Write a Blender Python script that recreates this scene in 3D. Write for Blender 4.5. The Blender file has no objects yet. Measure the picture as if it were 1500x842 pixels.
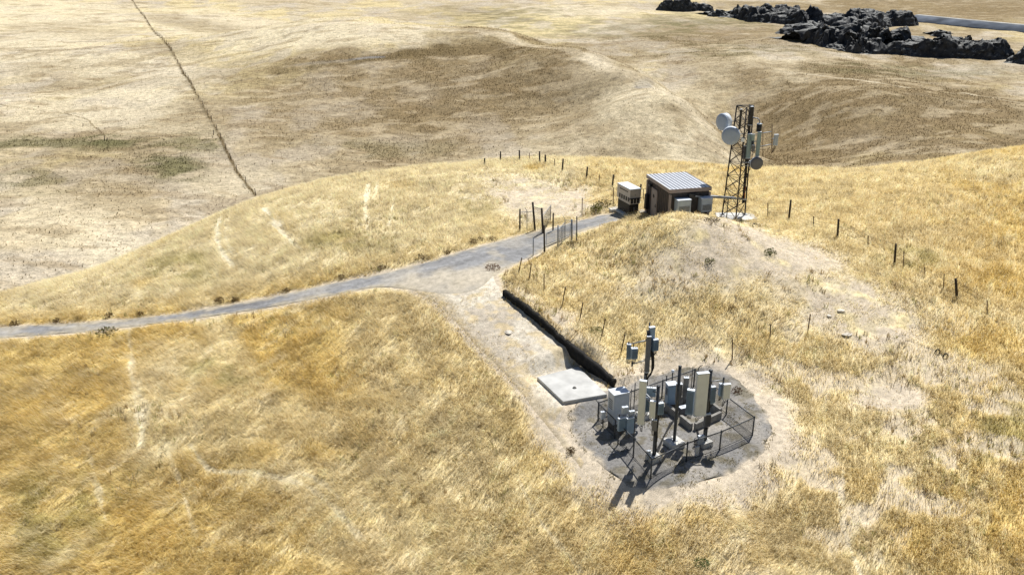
import bpy, bmesh, math, random
import numpy as np
from mathutils import Vector, Matrix

random.seed(7); RNG = np.random.default_rng(11)
C = bpy.context.scene.collection
sc = bpy.context.scene
PI = math.pi
# ------------------------------------------------------------------ camera
F_PX, PITCH, CAMZ = 1300.0, math.radians(22.0), 26.0
CP, SP = math.cos(PITCH), math.sin(PITCH)
cam_d = bpy.data.cameras.new('camera'); cam = bpy.data.objects.new('camera', cam_d); C.objects.link(cam)
cam.location = (0, 0, CAMZ); cam.rotation_euler = (PI/2 - PITCH, 0, 0)
cam_d.sensor_width = 36.0; cam_d.lens = 36.0*F_PX/1500.0; cam_d.clip_end = 6000; cam_d.clip_start = 0.5
sc.camera = cam
def ray(px, py):
    u = (px-750)/F_PX; v = (421-py)/F_PX
    return np.array([u, CP+v*SP, -SP+v*CP])
def fwd(p): return p[1]*CP - (p[2]-CAMZ)*SP
def proj(p):
    d = fwd(p); u = p[0]/d; v = (p[1]*SP + (p[2]-CAMZ)*CP)/d
    return 750+u*F_PX, 421-v*F_PX
# ------------------------------------------------------------------ noise
def _hash(ix, iy, s):
    h = (ix.astype(np.int64)*374761393 + iy.astype(np.int64)*668265263 + s*974711) & 0xffffffff
    h = ((h ^ (h >> 13))*1274126177) & 0xffffffff
    return ((h ^ (h >> 16)) & 0xffff)/65535.0
def vnoise(x, y, s=0):
    ix = np.floor(x); iy = np.floor(y); fx = x-ix; fy = y-iy
    fx = fx*fx*(3-2*fx); fy = fy*fy*(3-2*fy)
    a = _hash(ix, iy, s); b = _hash(ix+1, iy, s); c = _hash(ix, iy+1, s); d = _hash(ix+1, iy+1, s)
    return (a+(b-a)*fx)*(1-fy) + (c+(d-c)*fx)*fy
def fbm(x, y, scale, s=0, octv=4, gain=.5):
    t = 0; amp = 1; tot = 0; f = 1.0/scale
    for o in range(octv):
        c_, s_ = math.cos(.6*o+.3), math.sin(.6*o+.3)
        t = t + amp*vnoise((x*c_-y*s_)*f, (x*s_+y*c_)*f, s+o*17); tot += amp; amp *= gain; f *= 2.03
    return t/tot
def sstep(a, b, x):
    t = np.clip((x-a)/(b-a), 0, 1); return t*t*(3-2*t)
# ------------------------------------------------------------------ terrain height
def tps_fit(P, z, reg):
    n = len(P); d = np.hypot(P[:, None, 0]-P[None, :, 0], P[:, None, 1]-P[None, :, 1])
    K = np.where(d > 0, d*d*np.log(np.maximum(d, 1e-9)), 0) + reg*np.eye(n)
    Q = np.c_[np.ones(n), P]; A = np.zeros((n+3, n+3)); A[:n, :n] = K; A[:n, n:] = Q; A[n:, :n] = Q.T
    w = np.linalg.solve(A, np.r_[z, 0, 0, 0]); return P, w
def tps_eval(m, x, y):
    P, w = m; out = w[-3] + w[-2]*x + w[-1]*y
    for i in range(len(P)):
        d2 = (x-P[i, 0])**2 + (y-P[i, 1])**2
        out = out + w[i]*.5*d2*np.log(np.maximum(d2, 1e-12))
    return out
KD = F_PX/1014.0
def from_d(px, py, d):
    r = ray(px, py); d = d*KD; return [r[0]*d, r[1]*d, r[2]*d]
def from_z(px, py, z):       # first survey: heights as read with a 24 degree tilt
    v = (421-py)/1014.0; return from_d(px, py, z/(-.4067+v*.9135))
near = [from_z(*a) for a in [
    (953,702,-20.6),(1102,638,-20.4),(876,618,-20.35),(1030,560,-20.1),(985,640,-20.4),(860,650,-20.5),(1000,715,-20.7),(1125,640,-20.4),
    (835,560,-19.7),(760,490,-18.4),(690,410,-17.0),(800,350,-16.4),(860,335,-16.15),(905,318,-15.9),(945,318,-15.8),
    (1075,322,-15.7),(1000,400,-16.6),(1000,500,-18.9),(900,500,-18.8),(850,450,-17.7),(900,400,-16.8),(880,365,-16.3),
    (1157,320,-15.8),(1230,350,-16.3),(1310,387,-17.0),(1405,435,-17.8),(1500,480,-18.8),(1200,450,-17.9),(1200,600,-20.2),(1130,540,-19.6),
    (1450,600,-20.2),(1450,750,-21.7),(1100,750,-21.5),(750,842,-22.6),(0,842,-22.5),(1500,842,-22.4),(400,842,-22.6),(950,760,-21.4),
    (0,600,-20.9),(300,600,-20.5),(600,600,-20.2),(600,480,-18.5),(300,700,-21.6),(600,720,-21.6),(760,660,-21.0),(450,500,-19.3),(150,530,-20.1),
    (0,487,-19.9),(150,478,-19.5),(300,460,-19.0),(450,432,-18.2),(600,405,-17.3),
    (300,380,-17.9),(500,340,-16.7),(150,430,-19.0),(650,300,-16.0),(760,290,-16.0),(850,285,-15.8),(1200,290,-15.8),(1350,320,-16.3),(1450,370,-17.2),(1500,300,-16.3)]]
# the shelter stands in a shallow cut behind a low mound
near += [from_z(985,330,-15.75), from_z(1030,322,-15.75), from_z(990,270,-15.85), from_d(985,311,46.2), from_d(1030,315,46.4), from_d(945,322,47.0)]
crest = [(0,434,50),(150,392,52.5),(300,325,55),(380,292,58),(500,262,62),(600,248,64.5),(700,238,67),(800,232,68),(900,235,67),(1000,241,65.5),
         (1100,247,64),(1200,250,64),(1300,245,67),(1400,233,70),(1500,219,73)]
for px, py, d in crest:
    p = np.array(from_d(px, py, d)); h = p[:2]/np.hypot(*p[:2]); te = -p[2]/np.hypot(*p[:2])
    near.append(list(p))
    for s, dz in ((11, -2.0), (35, -12), (110, -50)):
        q = p[:2]+h*s; near.append([q[0], q[1], p[2]-te*s+dz])
near += [[-40,0,-30],[0,-5,-30],[50,0,-29],[0,-60,-37],[-60,25,-31],[-100,50,-52],[-85,85,-64],[105,55,-26],[125,110,-36],[-60,-40,-37],[70,-50,-34]]
near = np.array(near); NM = tps_fit(near[:, :2], near[:, 2], .02)
hill = [(430,35,270),(560,28,270),(640,36,250),(740,48,230),(850,75,200),(940,105,180),(1010,145,165),(1048,190,157)]
far = [from_d(*a) for a in hill + [
    (0,410,93),(200,340,110),(380,280,130),(600,235,150),(0,300,120),(150,200,165),(0,150,190),(100,60,268),(0,0,440),(200,0,440),(400,0,440),(250,100,225),(300,50,275),
    (700,80,215),(700,150,180),(500,100,205),(500,180,170),(850,150,176),(640,14,400),(800,18,390),(850,38,330),(960,60,288),(1060,100,232),
    (1100,232,155),(1300,230,155),(1200,150,194),(1450,200,165),(1400,120,214),(1250,82,253),(1320,90,243),(1450,92,240),(1450,55,295),(1400,33,343),
    (1050,20,380),(1050,60,286),(1150,55,295),(1450,0,450),(1200,0,450),(900,0,450),(600,0,450)]]
for px, py, d in hill:
    p = np.array(from_d(px, py, d)); h = p[:2]/np.hypot(*p[:2]); te = -p[2]/np.hypot(*p[:2])
    for s_, dz in ((20, -1.5), (50, -4.0)): q = p[:2]+h*s_; far.append([q[0], q[1], p[2]-te*s_+dz])
far += [[-500,950,-25],[0,1150,-30],[600,1150,-25],[-900,1700,30],[0,2100,40],[900,1800,40],[-60,20,-70],[0,0,-72],[90,20,-70],[-250,80,-55],[300,80,-50],[0,80,-64],[-380,400,-40],[500,400,-38],[-150,-200,-80],[150,-200,-80]]
far = np.array(far); FM = tps_fit(far[:, :2], far[:, 2], .5)
def H0(x, y):
    x = np.asarray(x, float); y = np.asarray(y, float)
    n = tps_eval(NM, x, y); f = tps_eval(FM, x, y)
    n = np.where(np.hypot(x, y) > 230, -200.0, n)
    k = 1.5; m = np.maximum(n, f)
    return m + k*np.log1p(np.exp(-np.abs(n-f)/k)) + CAMZ
def march(px, py, Hf):
    r = ray(px, py); t = np.geomspace(14, 2500, 900)
    g = CAMZ + r[2]*t - Hf(r[0]*t, r[1]*t); i = int(np.argmax(g < 0)) or len(t)-1
    a, b = t[i-1], t[i]
    for _ in range(3):
        tt = np.linspace(a, b, 24); g = CAMZ + r[2]*tt - Hf(r[0]*tt, r[1]*tt); j = max(1, int(np.argmax(g < 0))); a, b = tt[j-1], tt[j]
    t = (a+b)/2; return np.array([r[0]*t, r[1]*t, CAMZ+r[2]*t])
def hit(px, py): return march(px, py, H0)
def poly(pts): return np.array([hit(*p)[:2] for p in pts])
def resample(P, step):
    d = np.r_[0, np.cumsum(np.hypot(*np.diff(P, axis=0).T))]; n = max(2, int(d[-1]/step)+1)
    s = np.linspace(0, d[-1], n); return np.c_[np.interp(s, d, P[:, 0]), np.interp(s, d, P[:, 1])]
def smooth(P, it=2):
    for _ in range(it):
        Q = np.empty((2*len(P)-2, 2)); Q[0::2] = .75*P[:-1]+.25*P[1:]; Q[1::2] = .25*P[:-1]+.75*P[1:]; P = np.vstack([P[:1], Q, P[-1:]])
    return P
def dline(x, y, P):
    """distance to a polyline"""
    out = np.full(np.shape(x), 1e9)
    for (ax, ay), (bx, by) in zip(P[:-1], P[1:]):
        dx, dy = bx-ax, by-ay; t = np.clip(((x-ax)*dx+(y-ay)*dy)/(dx*dx+dy*dy+1e-12), 0, 1)
        out = np.minimum(out, (x-ax-t*dx)**2 + (y-ay-t*dy)**2)
    return np.sqrt(out)
def inpoly(x, y, P):
    c = np.zeros(np.shape(x), bool); n = len(P); j = n-1
    for i in range(n):
        xi, yi = P[i]; xj, yj = P[j]
        cond = ((yi > y) != (yj > y)) & (x < (xj-xi)*(y-yi)/(yj-yi+1e-12)+xi); c ^= cond; j = i
    return c
def sdist(x, y, P):
    """signed distance to a closed polygon, negative inside"""
    return np.where(inpoly(x, y, P), -1, 1)*dline(x, y, np.vstack([P, P[:1]]))
# plan outlines (all laid on the ground)
road_up = poly([(-60,483),(0,480),(100,474),(200,467),(300,453),(400,435),(500,412),(580,396),(640,380),(700,361),(760,345),(800,336),(850,323),(885,314),(905,313)])
road_lo = poly([(-60,501),(0,496),(100,489),(200,478),(300,465),(400,450),(500,430),(555,419),(600,424),(645,433),(685,433),(712,422),(728,400),(783,375),(820,352),(850,340),(880,330),(908,323)])
road_poly = np.vstack([road_up, road_lo[::-1]])
path_l = poly([(596,423),(640,446),(690,500),(730,540),(772,588),(812,640),(850,690)])
path_r = poly([(726,404),(738,432),(775,466),(815,500),(855,533),(890,562),(905,575)])
path_poly = np.vstack([path_l, path_r[::-1]])
gravel_poly = smooth(poly([(830,612),(842,590),(872,578),(915,560),(965,541),(1030,530),(1075,543),(1108,580),(1137,618),(1134,648),(1096,686),(1035,712),(965,727),(905,712),(864,675),(836,640),(830,612)]), 2)[:-1]
wall_line = smooth(poly([(738,433),(770,458),(800,483),(835,513),(870,542),(899,567)]), 1)
wall_bank = np.vstack([wall_line, wall_line[::-1] + np.array([3.4, 2.0])])
fence_c = {k: hit(*v)[:2] for k, v in dict(L=(876,617), FL=(953,701), FR=(1102,638)).items()}
fence_c['BL'] = fence_c['L'] + fence_c['FR'] - fence_c['FL']
flat = []      # (polygon, level, blend)
def level(P, z, b): flat.append((np.array(P), z, b))
_a = np.array(from_d(947, 312, 50.9)); shed_A = _a[:2]; SHZ = _a[2]+CAMZ; SA = math.radians(14.0)
su = np.array([math.cos(SA), math.sin(SA)]); sw = np.array([math.sin(SA), -math.cos(SA)])
SHED_W, SHED_L = 2.85, 4.0
def rect(c, hu, hw, u=su, w=sw): return [c-u*hu-w*hw, c+u*hu-w*hw, c+u*hu+w*hw, c-u*hu+w*hw]
shed_c = shed_A + su*SHED_W/2 + sw*SHED_L/2
level(rect(shed_c, SHED_W/2+.3, SHED_L/2+.25), SHZ, 1.6)
tower_c = hit(1076, 319)[:2]
level(rect(tower_c, 1.5, 1.3), float(H0(*tower_c))+.02, 1.2)
slab_px = [(787,552),(847,536.5),(889,577),(825,588)]
sz = float(H0(*hit(836, 566)[:2]))+.14; slab_P = np.array([(ray(*q)*((sz-CAMZ)/ray(*q)[2]))[:2] for q in slab_px]); level(slab_P, sz-.20, 1.2)
def H(x, y, detail=True):
    x = np.asarray(x, float); y = np.asarray(y, float)
    z = H0(x, y); r = np.hypot(x, y)
    nearw = r < 125
    wl = np.where(nearw, sdist(x, y, wall_bank), 9.0) if np.any(nearw) else np.full(x.shape, 9.0)
    # bank behind the retaining wall: sharp at the wall, easing into the slope behind
    dw = np.where(nearw, dline(x, y, wall_line), 9)
    z = z + np.where(wl < 0, .30*sstep(.0, .12, dw)*(1-sstep(.8, 2.6, dw)), 0)
    keep = np.ones(x.shape)
    for P, lv, b in flat:
        s = np.where(r < 125, sdist(x, y, P), 9); w = 1-sstep(0, b, s); z = z*(1-w)+lv*w; keep = keep*(1-w)
    if detail:
        sd = np.where(nearw, np.minimum(np.minimum(sdist(x, y, road_poly), sdist(x, y, path_poly)), sdist(x, y, gravel_poly)), 9)
        keep = keep*sstep(0, 1.0, sd); n1 = (1-sstep(105, 130, r))
        z = z + keep*n1*(.34*(fbm(x, y, 3.2, 5, 3)-.5) + .16*(fbm(x, y, .8, 9, 2)-.5))
        f1 = sstep(112, 150, r)
        z = z + f1*(3.6*(fbm(x, y, 44, 21, 4)-.5) + .7*(fbm(x, y, 6, 31, 3)-.5)*(1-sstep(450, 800, r)))
    return z
def gz(p): return float(H(np.array([p[0]]), np.array([p[1]]), True)[0])
def gpt(px, py):
    p = hit(px, py); return Vector((p[0], p[1], gz(p)))
def atY(px, py, Y):
    r = ray(px, py); t = Y/r[1]; return Vector((r[0]*t, Y, CAMZ+r[2]*t))
def top_z(b, py):
    v = (421-py)/F_PX; s = b.y/(CP+v*SP); return CAMZ + s*(-SP+v*CP)

# ------------------------------------------------------------------ materials
MATS = {}
def nodes(name):
    m = bpy.data.materials.new(name); m.use_nodes = True; nt = m.node_tree; b = nt.nodes['Principled BSDF']; MATS[name] = m
    return m, nt, b
def mat(name, col, rough=.6, metal=0.0, var=.12, scale=6.0, bump=0.0, dirt=None, spec=.4):
    m, nt, b = nodes(name); N = nt.nodes.new; L = nt.links.new
    tc = N('ShaderNodeTexCoord'); n = N('ShaderNodeTexNoise'); n.inputs['Scale'].default_value = scale; n.inputs['Detail'].default_value = 6
    L(tc.outputs['Object'], n.inputs['Vector'])
    cr = N('ShaderNodeValToRGB'); e = cr.color_ramp.elements
    lo = [c*(1-var*1.6) for c in col]; hi = [min(1, c*(1+var)) for c in col]
    e[0].position = .3; e[0].color = (*lo, 1); e[1].position = .7; e[1].color = (*hi, 1)
    if dirt: 
        k = cr.color_ramp.elements.new(.24); k.color = (*dirt, 1)
    L(n.outputs['Fac'], cr.inputs['Fac']); L(cr.outputs['Color'], b.inputs['Base Color'])
    b.inputs['Roughness'].default_value = rough; b.inputs['Metallic'].default_value = metal; b.inputs['Specular IOR Level'].default_value = spec
    if bump:
        bp = N('ShaderNodeBump'); bp.inputs['Strength'].default_value = bump; bp.inputs['Distance'].default_value = .02
        L(n.outputs['Fac'], bp.inputs['Height']); L(bp.outputs['Normal'], b.inputs['Normal'])
    return m
def ground_mat(name, attr='Col', scales=((9, .5), (55, .45)), lo=.55, hi=1.45, bump=.6, dist=.06, rough=.95):
    m, nt, b = nodes(name); N = nt.nodes.new; L = nt.links.new
    at = N('ShaderNodeVertexColor'); at.layer_name = attr
    tc = N('ShaderNodeTexCoord'); prev = None
    for s, w in scales:
        n = N('ShaderNodeTexNoise'); n.inputs['Scale'].default_value = s; n.inputs['Detail'].default_value = 5; n.inputs['Roughness'].default_value = .65
        L(tc.outputs['Object'], n.inputs['Vector'])
        if prev is None: prev = n.outputs['Fac']
        else:
            mx = N('ShaderNodeMath'); mx.operation = 'ADD'; L(prev, mx.inputs[0]); L(n.outputs['Fac'], mx.inputs[1])
            hv = N('ShaderNodeMath'); hv.operation = 'MULTIPLY'; L(mx.outputs[0], hv.inputs[0]); hv.inputs[1].default_value = .5; prev = hv.outputs[0]
    mr = N('ShaderNodeMapRange'); mr.inputs['From Min'].default_value = .34; mr.inputs['From Max'].default_value = .66
    mr.inputs['To Min'].default_value = lo; mr.inputs['To Max'].default_value = hi; L(prev, mr.inputs['Value'])
    vm = N('ShaderNodeVectorMath'); vm.operation = 'SCALE'; L(at.outputs['Color'], vm.inputs[0]); L(mr.outputs[0], vm.inputs['Scale'])
    L(vm.outputs[0], b.inputs['Base Color']); b.inputs['Roughness'].default_value = rough; b.inputs['Specular IOR Level'].default_value = .1
    if bump:
        bp = N('ShaderNodeBump'); bp.inputs['Strength'].default_value = bump; bp.inputs['Distance'].default_value = dist
        L(prev, bp.inputs['Height']); L(bp.outputs['Normal'], b.inputs['Normal'])
    return m
def leaf_mat(name, trans=.3, attr='Col'):
    m = bpy.data.materials.new(name); m.use_nodes = True; nt = m.node_tree; nt.nodes.clear(); N = nt.nodes.new; L = nt.links.new
    at = N('ShaderNodeVertexColor'); at.layer_name = attr; d = N('ShaderNodeBsdfDiffuse'); t = N('ShaderNodeBsdfTranslucent')
    mx = N('ShaderNodeMixShader'); mx.inputs[0].default_value = trans; o = N('ShaderNodeOutputMaterial')
    L(at.outputs['Color'], d.inputs[0]); L(at.outputs['Color'], t.inputs[0]); L(d.outputs[0], mx.inputs[1]); L(t.outputs[0], mx.inputs[2]); L(mx.outputs[0], o.inputs[0])
    MATS[name] = m; return m
M = MATS
ground_mat('soil', scales=((3.5, .5), (28, .5)), lo=.5, hi=1.42); ground_mat('far_soil', scales=((.7, .5), (3.0, .5)), lo=.45, hi=1.5, bump=.7, dist=.6)
ground_mat('road_gravel', scales=((3, .5), (38, .5)), lo=.6, hi=1.4, bump=.4, dist=.02)
ground_mat('pad_gravel', scales=((7, .5), (38, .5)), lo=.5, hi=1.5, bump=.9, dist=.05)
leaf_mat('dry_grass', .42); leaf_mat('weed_leaf', .25)
mat('concrete', (.50,.50,.485), .85, var=.16, scale=1.1, bump=.15)
mat('pale_concrete', (.60,.59,.56), .9, var=.12, scale=5, bump=.2)
mat('dark_concrete', (.25,.24,.22), .9, var=.2, scale=5, bump=.3)
mat('galvanised', (.30,.32,.35), .5, .55, var=.15, scale=14)
mat('dark_steel', (.055,.055,.06), .6, .3, var=.2, scale=10)
mat('rusty_steel', (.10,.055,.035), .8, .2, var=.35, scale=12)
mat('tower_steel', (.055,.045,.042), .7, .3, var=.35, scale=6)
mat('cable', (.012,.012,.014), .6, var=.1)
mat('wood_post', (.05,.038,.028), .9, var=.3, scale=14, bump=.4)
mat('shade_black_wood', (.012,.011,.010), .9, var=.35, scale=5, bump=.5)  # dark timber, blackened so the colour carries the wall's deep shade
mat('white_paint', (.68,.74,.82), .45, var=.06, scale=3)
mat('grey_paint', (.38,.44,.52), .45, var=.07, scale=3)
mat('blue_grey_paint', (.20,.295,.41), .4, var=.08, scale=4)
mat('cream_plastic', (.56,.60,.60), .5, var=.06, scale=2.5)
mat('green_grey_plastic', (.25,.34,.35), .5, var=.08, scale=3)
mat('radome_grey', (.33,.40,.52), .55, var=.05, scale=3)
mat('radome_dark', (.13,.135,.15), .6, var=.08, scale=3)
mat('black_plastic', (.015,.016,.018), .5, var=.1)
mat('shed_wall', (.068,.058,.057), .75, var=.12, scale=4)
mat('shed_trim', (.30,.25,.24), .7, var=.08, scale=4)
mat('shed_roof', (.62,.64,.68), .38, .25, var=.06, scale=3)
mat('rib_side', (.20,.22,.27), .5, .2, var=.08)
mat('door_paint', (.33,.29,.28), .6, var=.08, scale=5)
mat('gen_paint', (.50,.46,.42), .5, var=.06, scale=4)
mat('gen_black', (.014,.014,.016), .55, var=.2)
mat('orange_sheath', (.5,.11,.03), .6)
mat('rock_black', (.030,.033,.039), .75, var=.55, scale=.5, bump=.6)
def pale_ledges():     # upward faces mixed towards pale grey, broken up by noise
    nt = MATS['rock_black'].node_tree; N = nt.nodes.new; L = nt.links.new; b = nt.nodes['Principled BSDF']; src = b.inputs['Base Color'].links[0].from_socket
    g = N('ShaderNodeNewGeometry'); sp = N('ShaderNodeSeparateXYZ'); L(g.outputs['True Normal'], sp.inputs[0]); n = N('ShaderNodeTexNoise'); n.inputs['Scale'].default_value = .9; n.inputs['Detail'].default_value = 5
    tc = N('ShaderNodeTexCoord'); L(tc.outputs['Object'], n.inputs['Vector']); a = N('ShaderNodeMath'); a.operation = 'MULTIPLY'; L(sp.outputs['Z'], a.inputs[0]); L(n.outputs['Fac'], a.inputs[1])
    mr = N('ShaderNodeMapRange'); mr.inputs['From Min'].default_value = .30; mr.inputs['From Max'].default_value = .56; L(a.outputs[0], mr.inputs['Value'])
    mx = N('ShaderNodeMixRGB'); L(mr.outputs[0], mx.inputs[0]); L(src, mx.inputs[1]); mx.inputs[2].default_value = (.20, .205, .195, 1); L(mx.outputs[0], b.inputs['Base Color'])
pale_ledges()
mat('pale_rock', (.66,.61,.53), .9, var=.15, scale=4, bump=.4)
mat('canal_face', (.15,.17,.205), 1.0, var=.3, scale=.12, spec=0.0)
mat('canal_top', (.40,.40,.39), 1.0, var=.2, scale=.2, spec=0.0)
mat('cabinet_paint', (.46,.53,.63), .5, var=.05)
mat('sign_white', (.75,.77,.8), .5, var=.05)
mat('red_paint', (.45,.05,.04), .5)

# ------------------------------------------------------------------ object helpers
def setp(o, label=None, cat=None, group=None, kind=None):
    if label: o['label'] = label
    if cat: o['category'] = cat
    if group: o['group'] = group
    if kind: o['kind'] = kind
    return o
def thing(name, label, cat, loc=(0,0,0), rz=0.0, group=None):
    o = bpy.data.objects.new(name, None); o.empty_display_size = .2; C.objects.link(o)
    o.location = loc; o.rotation_euler = (0, 0, rz); return setp(o, label, cat, group)
class MB:
    def __init__(s): s.bm = bmesh.new()
    def box(s, c, size, rz=0.0, rx=0.0, ry=0.0, bevel=0.0):
        m = Matrix.Translation(Vector(c)) @ Matrix.Rotation(rz, 4, 'Z') @ Matrix.Rotation(ry, 4, 'Y') @ Matrix.Rotation(rx, 4, 'X') @ Matrix.Diagonal((*size, 1))
        g = bmesh.ops.create_cube(s.bm, size=1, matrix=m)
        if bevel:
            ed = list({e for v in g['verts'] for e in v.link_edges})
            bmesh.ops.bevel(s.bm, geom=ed, offset=bevel, segments=2, profile=.6, affect='EDGES')
        return s
    def tube(s, a, b, r, n=8, r2=None, cap=True):
        a = Vector(a); b = Vector(b); d = b-a
        if d.length < 1e-6: return s
        q = d.to_track_quat('Z', 'Y').to_matrix().to_4x4()
        bmesh.ops.create_cone(s.bm, cap_ends=cap, segments=n, radius1=r, radius2=r if r2 is None else r2, depth=d.length, matrix=Matrix.Translation((a+b)/2) @ q)
        return s
    def path(s, pts, r, n=6):
        for a, b in zip(pts[:-1], pts[1:]): s.tube(a, b, r, n)
        return s
    def lathe(s, prof, axis_from, axis_to, n=24):
        """profile of (distance along axis, radius)"""
        a = Vector(axis_from); d = (Vector(axis_to)-a).normalized(); q = d.to_track_quat('Z', 'Y').to_matrix()
        rings = []
        for t, r in prof:
            rings.append([s.bm.verts.new(a + q @ Vector((r*math.cos(2*PI*i/n), r*math.sin(2*PI*i/n), t))) for i in range(n)])
        for A, B in zip(rings[:-1], rings[1:]):
            for i in range(n): s.bm.faces.new((A[i], A[(i+1) % n], B[(i+1) % n], B[i]))
        s.bm.faces.new(rings[0][::-1]); s.bm.faces.new(rings[-1]); return s
    def prism(s, P, z0, z1):
        lo = [s.bm.verts.new((p[0], p[1], z0)) for p in P]; hi = [s.bm.verts.new((p[0], p[1], z1)) for p in P]; n = len(P)
        for i in range(n): s.bm.faces.new((lo[i], lo[(i+1) % n], hi[(i+1) % n], hi[i]))
        s.bm.faces.new(hi); s.bm.faces.new(lo[::-1]); return s
    def build(s, name, m, parent=None, smooth=False):
        bmesh.ops.recalc_face_normals(s.bm, faces=s.bm.faces[:])
        me = bpy.data.meshes.new(name); s.bm.to_mesh(me); s.bm.free()
        me.materials.append(MATS[m]); o = bpy.data.objects.new(name, me); C.objects.link(o)
        if parent is not None: o.parent = parent
        if smooth:
            for p in me.polygons: p.use_smooth = True
        return o
def np_mesh(name, V, faces, m, cols=None, smooth=False, parent=None):
    """faces: list of (k x n) index arrays"""
    me = bpy.data.meshes.new(name); me.vertices.add(len(V)); me.vertices.foreach_set('co', np.asarray(V, np.float32).ravel())
    faces = [np.asarray(f, np.int32) for f in faces]
    idx = np.concatenate([f.ravel() for f in faces]); tot = np.concatenate([np.full(len(f), f.shape[1], np.int32) for f in faces])
    st = np.r_[0, np.cumsum(tot)[:-1]].astype(np.int32)
    me.loops.add(len(idx)); me.loops.foreach_set('vertex_index', idx); me.polygons.add(len(tot)); me.polygons.foreach_set('loop_start', st)
    if smooth: me.polygons.foreach_set('use_smooth', np.ones(len(tot), bool))
    if cols is not None:
        a = me.color_attributes.new('Col', 'FLOAT_COLOR', 'POINT'); a.data.foreach_set('color', np.c_[cols, np.ones(len(cols))].astype(np.float32).ravel())
    me.update(calc_edges=True)
    for k in (m if isinstance(m, list) else [m]): me.materials.append(MATS[k])
    o = bpy.data.objects.new(name, me); C.objects.link(o)
    if parent is not None: o.parent = parent
    return o
def grid_faces(nr, nc):
    i = np.arange(nr-1)[:, None]*nc + np.arange(nc-1)[None, :]; i = i.ravel(); return np.c_[i, i+1, i+nc+1, i+nc]
def clone(o, parent=None, **kw):
    c = o.copy(); C.objects.link(c); c.parent = parent
    for ch in [k for k in o.children]: clone(ch, c)
    return c

# ------------------------------------------------------------------ ground colours (what grows or lies there)
def ell(px, py, rx, ry, soft=.45):
    """world ellipse on the ground, from the ground point seen at a photo position"""
    c = hit(px, py)[:2]; a = (hit(px+rx, py)[:2]-hit(px-rx, py)[:2])/2; b = (hit(px, py-ry)[:2]-hit(px, py+ry)[:2])/2
    return np.linalg.inv(np.c_[a, b]), c, soft
def blob(x, y, e, wob=None):
    A, c, soft = e; dx = x-c[0]; dy = y-c[1]; r = np.sqrt((A[0, 0]*dx+A[0, 1]*dy)**2 + (A[1, 0]*dx+A[1, 1]*dy)**2)
    if wob is not None: r = r + wob
    return 1-sstep(1-soft, 1+soft, r)
Z_bare = [ell(*a) for a in [(1110,375,150,35),(1230,440,90,40),(1060,335,60,16),(770,285,90,28),(840,290,50,20),(1290,480,90,45),(1300,580,60,20),(820,470,35,20),(1130,610,30,50)]]
_cr = np.array([from_d(*c)[:2] for c in crest[:9]]); knoll_poly = np.vstack([_cr*1.12, road_up[::-1][1:]])
Z_thin = ell(1290,620,300,190,.5)
Z_ochre = [ell(*a) for a in [(60,640,110,110),(330,720,140,90),(960,400,130,55),(1340,430,70,22),(560,640,130,60),(620,450,70,30),(1080,470,110,30),(1350,360,120,30),(1250,760,130,60),(200,560,90,50)]]
Z_gold = [ell(*a) for a in [(1350,310,160,60),(1420,400,110,50),(950,790,200,60),(1180,720,140,60),(850,790,120,50)]]
Z_paleg = [ell(*a) for a in [(640,280,120,40),(450,320,120,40),(250,380,90,30),(1250,265,200,22),(950,250,150,14),(1450,245,90,20),(100,440,100,18),(340,610,130,60),(230,590,40,90),(450,690,110,30),(290,530,80,30)]]
Z_olive = [ell(*a) for a in [(500,355,60,22),(260,390,50,20),(700,300,30,20),(1330,380,60,20),(1480,650,60,60),(80,760,90,60),(330,540,50,25)]]
tracks = [(smooth(poly(p), 2), w, s) for p, w, s in [
    ([(322,318),(318,345),(326,372),(342,388)], .45, 1), ([(333,330),(333,352),(340,370)], .3, .6), ([(388,305),(402,325),(418,345),(440,365)], .5, 1), ([(402,312),(418,335),(432,352)], .3, .5),
    ([(540,270),(536,300),(538,335)], .4, .8), ([(556,262),(548,290)], .3, .6), ([(578,290),(570,330)], .4, .8),
    ([(190,480),(196,560),(205,620)], .35, .7), ([(205,560),(212,610),(206,650)], .7, .8), ([(130,655),(140,700),(155,760)], .3, .7), ([(280,650),(305,690),(340,690),(420,700),(470,720),(530,790)], .4, .8), ([(420,700),(450,690),(500,730)], .3, .6),
    ([(760,700),(785,760),(850,830)], .3, .5), ([(1235,690),(1230,740),(1240,790),(1262,842)], .3, .7), ([(240,640),(262,700),(290,790)], .3, .5)]]
Zf_brown = [(ell(*a), w) for a, w in [((1010,92,50,26),.65),((1150,185,125,62),1.15),((1330,150,180,30),.5),((420,105,130,22),.45),((1000,50,120,12),.5),((240,70,60,12),.6),((60,100,60,10),.5),((700,110,280,60,.6),.6),((760,68,150,18),.9),((560,88,120,12),.8),((1290,188,250,58,.45),1.15),((620,180,280,60,.7),.55),((280,215,330,60,.6),.45),((160,250,180,35),.5),((1180,48,230,26),.85),((1380,68,150,22),.8),((1440,22,140,14),.9),((1400,9,220,14),1.9),((90,45,90,10),.4),((150,120,100,9),.5),((100,128,130,7),.5),((1130,8,200,6),.7),((690,18,70,14),.5),((300,40,110,8),.7),((430,120,160,40),.4),((920,70,140,16),.45),((1120,150,60,40),.5)]]
Zf_green = [(ell(*a), w) for a, w in [((260,245,60,22),.9),((300,215,50,14),.6),((70,215,110,10),.7),((40,265,70,16),.5),((740,25,110,18),.45),((1060,30,130,12),.55),((900,45,120,14),.4),((1360,105,150,10),.5),((1090,75,140,10),.4),((560,215,120,16),.3),((155,212,30,8),.9)]]
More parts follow.
